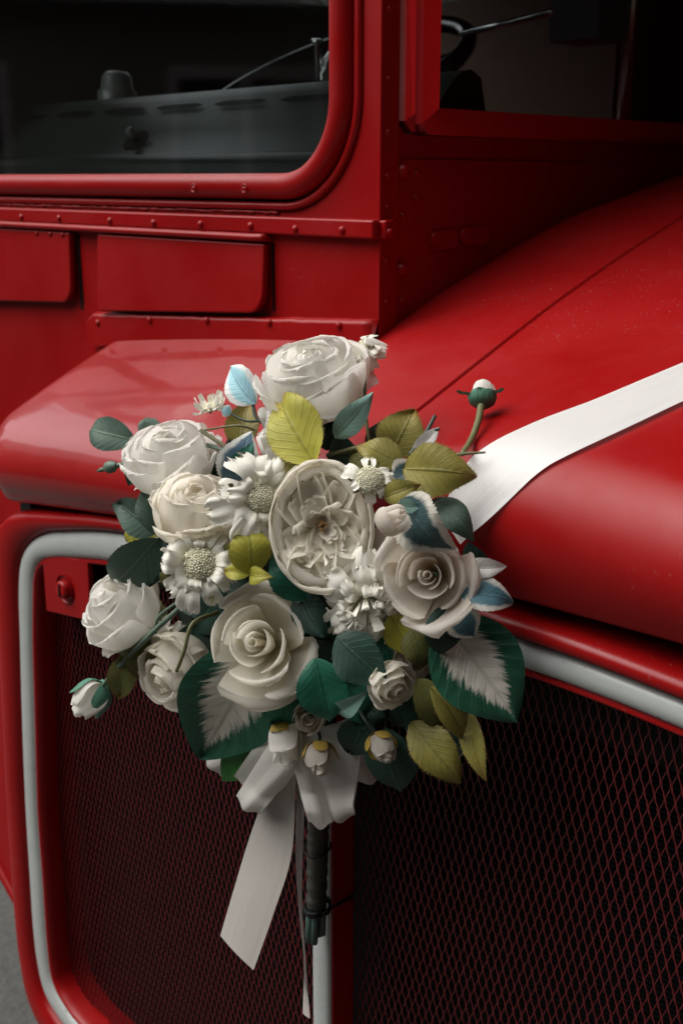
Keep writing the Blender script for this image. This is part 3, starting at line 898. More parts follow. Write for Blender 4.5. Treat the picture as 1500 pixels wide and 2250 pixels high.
def rose_spiral(name, label, px, py, Rpx, axis, seed, mat=PET, N=16, close=0.0, cat="rose", push=0, roll=0, d=None, group="white silk roses in the bouquet", ztop=.40, wid=1.0):
    """a spiral of petals, tight in the eye and rolled back at the rim"""
    f = Flower(name, label, cat, px, py, axis, d, push, roll, group, seed)
    R = Rpx * f.m
    g = f.rng
    for k in range(N):
        t = k / (N - 1)
        ro = R * (.07 + .89 * t ** .92)
        zt = R * (ztop - (ztop - .02 - .30 * close) * t ** 1.6) * g.uniform(.88, 1.08)
        rc = R * (.012 + .20 * t ** 1.5 * g.uniform(.7, 1.3)) * (1 - close) - close * R * .10 * t
        drop = R * .12 * t ** 1.5 * (1 - close) * g.uniform(.4, 1.5)
        rb = R * (.05 + .16 * t)
        prof = [(rb, -R * (.55 + .05 * t)), (ro * (.70 + .16 * close), -R * .30 + .06 * R * (1 - t)), (ro * (.95 + .06 * close), zt * .45 - R * .05), (ro, zt - .015 * R), (ro + rc * .6, zt + .004 * R), (ro + rc, zt - drop)]
        W = R * (.21 + .56 * t ** .9) * wid * g.uniform(.88, 1.14)
        V, Fc, UV = petal(prof, W, 1.0 + .30 * t, 18, 15, g, .03 + .06 * t, 1.5, .12 * t * (1 - close) * g.uniform(.2, 1.6), .58, .45, .05, notch=-.10 * t * g.uniform(-.5, 1.2), tipw=.16)
        V = tilt(V, g.normal(0, .05 + .12 * t), g.normal(0, .05 + .10 * t))
        f.put("petal", rotz(V, k * 2.39996 + g.normal(0, .3)), Fc, mat, UV)
    return f

def rose_globe(name, label, px, py, Rpx, axis, seed, mat=PETW, cat="rose", push=0, roll=0, d=None, group="white silk roses in the bouquet", guards=4, stretch=1.0, gz=-.05):
    """a round closed bloom of few broad overlapping petals"""
    f = Flower(name, label, cat, px, py, axis, d, push, roll, group, seed)
    R = Rpx * f.m
    g = f.rng
    off = g.uniform(0, 6.28)
    for lay, (n, ro, rt, zt, W) in enumerate(((4, .40, .20, .72, .46), (5, .62, .48, .76, .60), (5, .84, .82, .64, .70), (5, .98, 1.10, .36, .74))):
        for k in range(n):
            r = R * ro * g.uniform(.96, 1.05)
            z = R * zt * stretch * g.uniform(.86, 1.12)
            lip = R * g.uniform(.01, .13) * (lay > 0)
            prof = [(R * .10, -R * .62), (r * .80, -R * .50), (r * 1.03, -R * .12), (r * .52 + R * rt * .52, z * .66), (R * rt, z), (R * rt + lip, z + .02 * R - .3 * lip)]
            V, Fc, UV = petal(prof, R * W * g.uniform(.86, 1.10), 1.04, 20, 17, g, .07, 1.3, .07 * g.uniform(-.2, 1.6), .46, .50, .05, notch=.06 * g.uniform(-1, 1), tipw=.12)
            V = tilt(V, g.normal(0, .12), g.normal(0, .06))
            f.put("petal", rotz(V, off + (k + .5 * lay) * 2 * math.pi / n + g.normal(0, .22)), Fc, mat, UV)
    for k in range(guards):
        z = R * (gz + g.normal(0, .06))
        prof = [(R * .15, -R * .62), (R * .70, -R * .50), (R * 1.0, -R * .26), (R * 1.16, z), (R * 1.26, z - .04 * R)]
        V, Fc, UV = petal(prof, R * .62 * g.uniform(.85, 1.1), 1.4, 15, 13, g, .09, 1.5, .08, .52, .42, .06, notch=.06, tipw=.15)
        V = tilt(V, g.normal(0, .12), g.normal(0, .10))
        f.put("petal", rotz(V, off + k * 2 * math.pi / guards + g.normal(0, .3)), Fc, mat, UV)
    return f

def bud(name, label, px, py, Rpx, axis, seed, mat=PET, N=8, sep=SEPALO, nsep=5, septop=.3, sepout=.1, cat="rosebud", push=0, d=None, group="small rosebuds in the bouquet", h=1.25, openness=.0, sepw=.5):
    f = Flower(name, label, cat, px, py, axis, d, push, 0, group, seed)
    R = Rpx * f.m
    g = f.rng
    for k in range(N):
        t = k / (N - 1)
        ro = R * (.22 + .72 * t)
        zt = R * (h + .15 - (.25 + .3 * openness) * t) * g.uniform(.95, 1.04)
        zt = R * (h + .25 - (.35 + .25 * openness) * t) * g.uniform(.94, 1.05)
        prof = [(R * .10, -R * .80), (ro * .80, -R * .45), (ro * 1.02, R * .10), (ro * (.86 + .15 * openness * t), zt * .66), (ro * (.42 + .22 * t + .55 * openness * t), zt)]
        V, Fc, UV = petal(prof, R * (.55 + .38 * t), 1.05, 13, 11, g, .06, 1.5, .05, .46, .45, .06, notch=.06, tipw=.14)
        f.put("petal", rotz(V, k * 2.39996 + g.normal(0, .15)), Fc, mat, UV)
    if sep is not None:
        f.sepals(nsep, R, septop, sepout, sep, sepw, seed)
        prof = [(.02, 0.0), (.10, .0), (.30, .12), (.34, .26), (.2, .34)]
        mb = MB().lathe([(r * R, z * R - R * 1.05) for r, z in prof], np.zeros(3), [0, 0, 1], 12)
        f.put("calyx", mb.V[0], mb.F, sep if sep is not SEPALO else STEMO)
    return f

def scabious(name, label, px, py, Rc, Rp, axis, seed, n=11, push=0, ruffled=.3, droop=.15, group="white scabious flowers in the bouquet", seps=5, rows=2, sector=None, beads=280):
    f = Flower(name, label, "scabious flower", px, py, axis, None, push, 0, group, seed)
    rc, rp = Rc * f.m, Rp * f.m
    g = f.rng
    # beaded seed head
    ico_v, ico_f = [], []
    t_ = (1 + 5 ** .5) / 2
    iv = np.array([(-1, t_, 0), (1, t_, 0), (-1, -t_, 0), (1, -t_, 0), (0, -1, t_), (0, 1, t_), (0, -1, -t_), (0, 1, -t_), (t_, 0, -1), (t_, 0, 1), (-t_, 0, -1), (-t_, 0, 1)], float)
    iv /= np.linalg.norm(iv[0])
    if_ = [(0, 11, 5), (0, 5, 1), (0, 1, 7), (0, 7, 10), (0, 10, 11), (1, 5, 9), (5, 11, 4), (11, 10, 2), (10, 7, 6), (7, 1, 8), (3, 9, 4), (3, 4, 2), (3, 2, 6), (3, 6, 8), (3, 8, 9), (4, 9, 5), (2, 4, 11), (6, 2, 10), (8, 6, 7), (9, 8, 1)]
    mb = MB()
    for k in range(beads):
        q = (k + .5) / beads
        cz = 1 - q * 1.08
        a = k * 2.39996
        sr = math.sqrt(max(0, 1 - cz * cz))
        jr = g.uniform(.95, 1.05)
        p = np.array([sr * math.cos(a), sr * math.sin(a), cz * .82]) * rc * jr
        mb.add(iv * rc * g.uniform(.062, .095) * (1.05 if q > .25 else .85) + p, if_)
    th = np.linspace(0, math.pi * .56, 9)
    mb.lathe([(max(1e-5, rc * .93 * math.sin(a)), rc * .76 * math.cos(a)) for a in th[::-1]], np.zeros(3), [0, 0, 1], 20)
    f.put("seed_head", np.concatenate(mb.V), mb.F, SEED, None, None, "stuff")
    for row in range(rows):
        for k in range(n):
            a = (k + .5 * row + g.normal(0, .13)) * 2 * math.pi / n
            if sector and not (math.cos(a - sector[0]) > math.cos(sector[1])): continue
            L = rp * g.uniform(.74, 1.12) * (1 - .22 * row)
            up = g.normal(.02 + .20 * row, .11) * rp
            prof = [(rc * .55, -rc * .25), (rc * .55 + (L - rc * .55) * .35, up * .35 + .10 * rp), (rc * .4 + (L - rc * .4) * .72, up * .8 + .06 * rp), (L, up - droop * rp * g.uniform(.2, 1.6))]
            V, Fc, UV = petal(prof, L * g.uniform(.20, .36), 2.2, 18, 21, g, ruffled * g.uniform(.4, 1.0), g.uniform(1.2, 2.4), .0, .86, .22, .08, notch=g.uniform(.0, .30), serr=.42, tipw=.60)
            V = rotz(tilt(V, g.normal(0, .25), 0), a)
            f.put("petal", V, Fc, PETS, UV)
    for k in range(seps):
        a = g.uniform(0, 6.28)
        L = rp * g.uniform(.75, 1.0)
        prof = [(rc * .5, -rc * .5), (L * .6, -.05 * rp), (L, .12 * rp)]
        V, Fc, UV = petal(prof, L * .09, 2, 8, 5, g, .1, um=.4, base=.6, tipw=.05, fold=.5)
        f.put("sepal", rotz(V, a), Fc, LEAF['darkolive'], UV)
    return f

BQ = thing("flower_bouquet", "bouquet of silk leaves and stems wired to the upright bar of the radiator grille", "bouquet", at(690, 1800, 1.2))
def leaf(b, t, wpx, style, push=(.03, .0), bend=.12, fold=.25, twist=0.0, nu=44, nv=11, serr=.028, seed=None, shape=.85, wave=.02, parent=None, name="leaf", label=None, tipcurl=0.0, d=None, seg=None):
    """b, t: stalk end and tip in photo pixels; wpx: width"""
    seed = seed if seed is not None else int(b[0] * 7 + t[1] * 13) % 9973
    g = np.random.default_rng(seed)
    if d: db, dt = d
    else: db, dt = dep(*b, push[0]), dep(*t, push[1])
    B, T = at(*b, db), at(*t, dt)
    L = np.linalg.norm(T - B)
    ex = (T - B) / L
    W = wpx * m_per_px((db + dt) / 2)
    n0 = unit(CAM - (B + T) / 2)
    n = unit(n0 - ex * np.dot(n0, ex))
    ey = np.cross(n, ex)
    n, ey = n * math.cos(twist) + ey * math.sin(twist), ey * math.cos(twist) - n * math.sin(twist)
    u = np.linspace(0, 1, nu)
    ph = g.uniform(0, 6.28, 4)
    V, UV = [], []
    for i, uu in enumerate(u):
        hw = W / 2 * (max(0, math.sin(math.pi * uu ** shape)) ** .78 * (1 - .25 * uu ** 4) + .015)
        cx = bend * L * (4 * uu * (1 - uu)) - tipcurl * L * max(0, uu - .6) ** 2 * 3
        for j, vv in enumerate(np.linspace(-1, 1, nv)):
            av = abs(vv)
            sx = 0.0
            h = hw
            if av > .99 and serr:
                h = hw * (1 + serr * ((1 if i % 2 else -1) + g.normal(0, .6)))
            vein = .010 * W * math.sin(2 * math.pi * (uu * 8 - av * 2.2)) * av * (1 - av) * 4
            off = fold * h * (av - .5 * av * av) + vein + wave * W * (math.sin(5 * uu + ph[0] + 2 * vv) + .6 * math.sin(11 * uu + ph[1]) * av)
            V.append(B + ex * (uu * L) + ey * (vv * h) + n * (cx + off + wave * 2 * W * math.sin(2.2 * vv + ph[2]) * uu))
            UV.append((uu, .5 + .5 * vv))
    o = obj(name, V, grid_faces(nu, nv), LEAF[style], parent or BQ, np.array(UV))
    if label: o["label"] = label
    if style in ('lime', 'olive', 'darkolive') and parent is None:     # threads of the cut cloth stand out along the margin
        Vh, Fh = [], []
        for i in range(3, nu - 1):
            for j, s_ in ((0, -1), (nv - 1, 1)):
                for _ in range(3):
                    p = V[i * nv + j] + (V[(i + 1) * nv + j] - V[i * nv + j]) * g.uniform(0, 1) if i < nu - 1 else V[i * nv + j]
                    q_ = p + ey * s_ * W * g.uniform(.012, .06) + ex * W * g.uniform(.0, .05) + n * W * g.normal(0, .02)
                    t_ = unit(np.cross(q_ - p, n)) * .00014
                    b_ = len(Vh); Vh += [p - t_, p + t_, q_]; Fh.append((b_, b_ + 1, b_ + 2))
        fr = obj("frayed_edge", Vh, Fh, LEAF[style], o, np.full((len(Vh), 2), .5), False, "stuff")
    return o
def stem(pts, rpx, mat=STEM, name="stem", parent=None, root=None, r1=None):
    """pts: (px, py, push) rows"""
    P = np.array([at(x, y, dep(x, y, p)) for x, y, p in pts])
    P = catmull(P, 6 * len(P))
    r = rpx * m_per_px(1.1)
    rr = np.linspace(r, (r1 if r1 else rpx) * m_per_px(1.1), len(P))
    o = MB().tube(P, rr, 8).build(name, mat, parent or BQ, True)
    return o

# --- stem bundle, tape and wires against the upright bar
def on_bar(px, py, y=-.028): return onY(px, py, y)
P = np.array([on_bar(706, 1700, -.06), on_bar(703, 1760, -.045), on_bar(699, 1820, -.034), on_bar(697, 1900, -.031), on_bar(695, 1990, -.030)])
P = catmull(P, 40)
rr = np.random.default_rng(4)
MB().tube(P, .0114 + .0012 * np.sin(np.arange(40) * 2.1) * rr.uniform(.3, 1, 40), 16).build("wrapped_handle", BARK, BQ, True)
for k in range(7):
    a = k * 2 * math.pi / 7
    o_ = np.array([math.cos(a), math.sin(a), 0]) * .0068 if k else np.zeros(3)
    p0 = on_bar(695, 1985, -.030) + o_
    p1 = on_bar(692, 2066 - rr.uniform(0, 16), -.028) + o_ * 1.15
    MB().tube([p0, (p0 + p1) / 2, p1], .0042, 8).build("cut_stem", simple("cut teal stem end", (.05, .10, .085), .5) if k == 0 else bpy.data.materials["cut teal stem end"], BQ, True)
for i, (yy, lead) in enumerate(((1862, (745, 1842)), (1992, (775, 1968)))):
    c = on_bar(697, yy, -.031)
    pts = []
    for k in range(40):
        a = k / 39 * 2 * math.pi * (1.9 if i else 1.0)
        pts.append(c + np.array([.0142 * math.cos(a), .0142 * math.sin(a), .004 * math.sin(a) + .006 * (k / 39 - .5) * i]))
    e = on_bar(lead[0], lead[1], .026)
    pts = [p for p in pts] + list(catmull([pts[-1], pts[-1] * .4 + e * .6 + np.array([.0, -.004, .0]), e], 8)[1:])
    MB().tube(pts, .0011 if i == 0 else .0019, 6).build("binding_wire", BLACK, BQ, True)
# green foam heart of the bouquet, hidden deep behind the flowers
cc = at(650, 1300, 1.175)
V = []
for th in np.linspace(.05, math.pi - .05, 14):
    for q in np.linspace(0, 2 * math.pi, 22, endpoint=False):
        V.append(cc + (cR * math.cos(q) * math.sin(th) * .115 + cU * math.cos(th) * .125 - cF * math.sin(q) * math.sin(th) * .055) * (1 + .08 * math.sin(5 * q + 3 * th)))
obj("foam_core", V, grid_faces(14, 22, closed_v=True), simple("dark green floral foam", (.010, .020, .012), .9), BQ)

# --- flowers
# the large open garden rose in the middle
def garden_rose():
    f = Flower("garden_rose", "large open garden rose with folded quartered petals in the middle of the bouquet", "rose", 706, 1156, (-.05, .03, 1), 1.02, 0, 0, "white silk roses in the bouquet", 21)
    R = 116 * f.m
    g = f.rng
    S = np.array([[.95, 0, 0], [0, 1.20, 0], [0, 0, 1.0]])
    # outer bowl of broad petals that curl in at the rim
    for lay, (rr_, zt, n, inc) in enumerate(((1.03, .20, 5, .04), (.93, .16, 5, .10), (.78, -.06, 6, .16))):
        for k in range(n):
            ro = R * rr_ * g.uniform(.97, 1.03)
            z_ = R * zt * g.uniform(.9, 1.15)
            prof = [(R * .12, -R * .62), (ro * .72, -R * .42), (ro * 1.0, -R * .05), (ro * 1.0, z_ * .8), (ro * (1 - inc), z_), (ro * (1 - 1.8 * inc), z_ - .03 * R)]
            V, Fc, UV = petal(prof, R * g.uniform(.70, .86), 1.02, 16, 17, g, .05, 1.8, -.06, .60, .42, .05, notch=.05 * g.uniform(-1, 1), tipw=.25)
            f.put("petal", rotz(V, (k + .5 * lay) * 2 * math.pi / n + g.normal(0, .1)) @ S, Fc, PET, UV)
    # folded petals radiating from the eye in three tiers
    for lay, (n, L, z_, h) in enumerate(((9, .88, -.16, .20), (8, .70, -.11, .20), (7, .50, -.06, .17), (5, .28, -.03, .10))):
        for k in range(n):
            l = R * L * g.uniform(.84, 1.10)
            zt = R * (z_ + g.normal(0, .025))
            prof = [(R * .03, -R * .20), (l * .30, zt - R * .07), (l * .66, zt + R * h * .40), (l * .92, zt + R * h), (l * 1.03, zt + R * h * .92)]
            V, Fc, UV = petal(prof, R * (.27 - .035 * lay) * g.uniform(.85, 1.2), 3.5, 18, 15, g, .04, 1.1, -g.uniform(.30, .60), .66, .20, .04, notch=.06, fold=-g.uniform(.15, .40), tipw=.22)
            V = tilt(V, g.choice([-1, 1]) * g.uniform(.10, .60), 0)
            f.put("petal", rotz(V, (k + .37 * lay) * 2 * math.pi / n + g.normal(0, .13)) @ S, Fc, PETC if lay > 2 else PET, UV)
    mb = MB()
    for k in range(26):
        a, r = g.uniform(0, 6.28), R * .09 * math.sqrt(g.uniform(0, 1))
        p = np.array([r * math.cos(a), r * math.sin(a), -.05 * R])
        mb.tube([p, p + np.array([g.normal(0, .02) * R, g.normal(0, .02) * R, .14 * R])], [.006 * R, .012 * R], 5)
    f.put("stamens", np.concatenate(mb.V), mb.F, simple("russet stamens", (.30, .13, .03), .7, 0, 60, .3, 0), None, None, "stuff")
    # one loose guard petal hangs out at the lower right
    prof = [(.2 * R, -.6 * R), (.85 * R, -.30 * R), (1.28 * R, -.10 * R), (1.46 * R, .02 * R), (1.50 * R, .06 * R)]
    V, Fc, UV = petal(prof, .56 * R, 1.6, 14, 13, g, .02, 1.2, .10, .60, .45, .03, tipw=.35)
    f.put("guard_petal", rotz(V, -.50), Fc, PET, UV)
    prof = [(.2 * R, -.6 * R), (.75 * R, -.40 * R), (1.05 * R, -.22 * R), (1.18 * R, -.10 * R)]
    V, Fc, UV = petal(prof, .55 * R, 1.4, 14, 13, g, .03, 1.2, .10, .60, .45, .03, tipw=.35)
    f.put("guard_petal", rotz(V, -1.25), Fc, PET, UV)
garden_rose()

rose_spiral("spiral_rose", "open spiral rose with rolled petal edges beside the feathered leaf, below the middle rose", 572, 1412, 132, (-.20, .16, 1), 5, PET, 13, push=.0, roll=.4)
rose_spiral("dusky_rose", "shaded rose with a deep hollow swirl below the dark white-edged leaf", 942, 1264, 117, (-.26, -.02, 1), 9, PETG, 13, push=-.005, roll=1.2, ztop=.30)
rose_globe("globe_rose", "big rounded rose at the top of the bouquet against the bonnet", 690, 842, 114, (-.22, .80, .52), 14, PETW, stretch=.84, push=.015, roll=.3, gz=-.25)
rose_globe("globe_rose", "round closed rose at the outer upper edge above the grey beading", 374, 1008, 95, (-.26, .76, .55), 17, PETW, stretch=.84, push=.0, roll=2.0, guards=3, gz=-.3)
rose_globe("cupped_rose", "tall cupped rose between the round closed rose and the beaded scabious", 430, 1134, 88, (.08, .80, .56), 23, PET, push=-.012, roll=.9, stretch=1.15, guards=4, gz=.2)
rose_globe("globe_rose", "drooping white rose in front of the bracket in the grille corner", 276, 1348, 82, (-.62, .52, .56), 27, PETW, push=.0, roll=.2, stretch=1.15, guards=2)
rose_globe("half_hidden_rose", "half hidden rose behind the big feathered leaf and the drooping bud spray", 398, 1470, 86, (-.6, -.45, .62), 31, PET, push=.035, roll=.5, guards=5, gz=.1)
rose_globe("small_rose", "small half open rose under the dark leaf at the lower edge", 856, 1502, 50, (.45, -.40, .75), 35, PET, push=.0, guards=2, group="small rosebuds in the bouquet")
bud("furled_rosebud", "furled dusky bud tucked against the rim of the middle rose", 853, 1142, 40, (.65, .35, .70), 41, PETG, 6, None, push=-.045, openness=.9, h=1.05)
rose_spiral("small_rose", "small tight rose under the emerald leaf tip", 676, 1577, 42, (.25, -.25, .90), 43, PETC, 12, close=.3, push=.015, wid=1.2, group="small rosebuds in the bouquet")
bud("small_bud", "ragged white bud hanging nose down beside the feathered leaf", 628, 1618, 42, (.05, -.90, .45), 45, PETW, 7, SEPALO, 3, .0, .15, push=.02, openness=1.2, h=1.5)
bud("ochre_bud", "white bud with ochre sepals over the ribbon bow", 702, 1660, 37, (.05, -.72, .65), 47, PETC, 7, SEPALO, 4, .35, .10, push=.005, h=1.1, sepw=.42)
bud("ochre_bud", "white bud with ochre sepals on dark leaves apart from the bow", 836, 1638, 35, (.35, -.62, .68), 53, PETC, 7, SEPALO, 4, .3, .10, push=.0, h=1.1, sepw=.42)
bud("hanging_bud", "single white bud with green sepals hanging over the mesh at the outer edge", 207, 1528, 40, (-.55, -.62, .40), 57, PETW, 7, SEPAL, 4, .75, .12, push=.0, h=1.3, sepw=.40)
bud("small_bud", "small white bud behind the olive leaf below the top rose", 598, 985, 36, (-.3, .6, .7), 59, PETW, 7, None, push=.01, openness=.6)

scabious("scabious", "wide open scabious facing outward with a full beaded head by the spiral rose", 440, 1240, 38, 98, (-.10, .10, 1), 61, 10, push=-.035, droop=.25)
scabious("scabious", "scabious leaning on the rim of the middle rose beside the cupped rose", 572, 1095, 35, 100, (.34, .02, .90), 62, 9, push=-.02, ruffled=.40)
scabious("scabious", "small scabious with a beaded head between olive leaves and the middle rose", 813, 1057, 31, 60, (.10, .20, .95), 63, 7, push=-.02, rows=1, seps=4)
scabious("scabious", "shaded ruffled scabious hanging under the middle rose", 806, 1318, 24, 116, (.0, -.50, .82), 64, 12, push=.034, ruffled=.6, rows=4, seps=0)
scabious("scabious", "side-on scabious head poking out on a thin stem near the sky blue leaf", 462, 898, 17, 40, (-.15, .85, .45), 65, 9, push=.0, rows=2, beads=70, seps=3, droop=-.35)
scabious("scabious", "side-on scabious behind the top rose pointing to the bonnet seam", 800, 772, 22, 50, (-.75, .45, .40), 66, 9, push=.03, rows=2, beads=90, seps=3, droop=.5)

scabious("scabious", "pale ruffled scabious half buried under the dusky rose", 862, 1352, 24, 78, (.2, -.55, .8), 67, 12, push=.04, ruffled=.5, rows=2, seps=0, beads=90)
rose_globe("filler_rose", "small white rose in shade between the tall cupped rose and the drooping rose", 352, 1232, 44, (-.5, .1, .8), 73, PET, push=.05, guards=2)
rose_globe("filler_rose", "small blush rose tucked low between the dark leaf and the olive leaves", 905, 1440, 46, (.4, -.2, .85), 77, PETG, push=.045, guards=2)
scabious("scabious", "little scabious wedged between the drooping rose and the feathered leaf", 372, 1402, 18, 52, (-.3, -.1, .9), 78, 8, push=.03, rows=2, seps=2, beads=90)
rose_globe("filler_rose", "small white rose deep behind the emerald leaf under the spiral rose", 640, 1545, 46, (.0, -.4, .8), 75, PET, push=.05, guards=2)

# green-backed rosebud that rests on the bonnet
pb = on_bonnet(1062, 905, .004)
db = float(np.dot(pb + np.array([0, -.012, .022]) - CAM, cF))
f = bud("bonnet_bud", "lone green-backed rosebud resting on the red bonnet", 1059, 872, 31, (.10, .86, -.36), 71, PETW, 8, SEPAL, 5, .18, .05, d=db, h=1.2, sepw=.62, group="small rosebuds in the bouquet")
R_ = 31 * f.m
for k, (a_, l_) in enumerate(((2.6, 1.9), (.45, 1.9), (-.9, 1.7), (1.5, 1.2))):
    prof = [(.75 * R_, -.2 * R_), (1.1 * R_, .05 * R_), (l_ * .8 * R_, .0 * R_), (l_ * R_, .12 * R_)]
    V, Fc, UV = petal(prof, .22 * R_, 2, 9, 5, f.rng, .2, um=.4, base=.7, tipw=.15)
    f.put("sepal", rotz(V, a_), Fc, SEPAL, UV)
p_end = at(1056, 892, db - .012)
P = catmull([p_end, at(1050, 925, db - .030), at(1035, 965, (db + dep(1015, 995, 0)) / 2 - .01), at(1015, 997, dep(1015, 997, -.005))], 20)
MB().tube(P, np.linspace(.0034, .0026, 20), 8).build("stalk", STEMO, f.root, True)

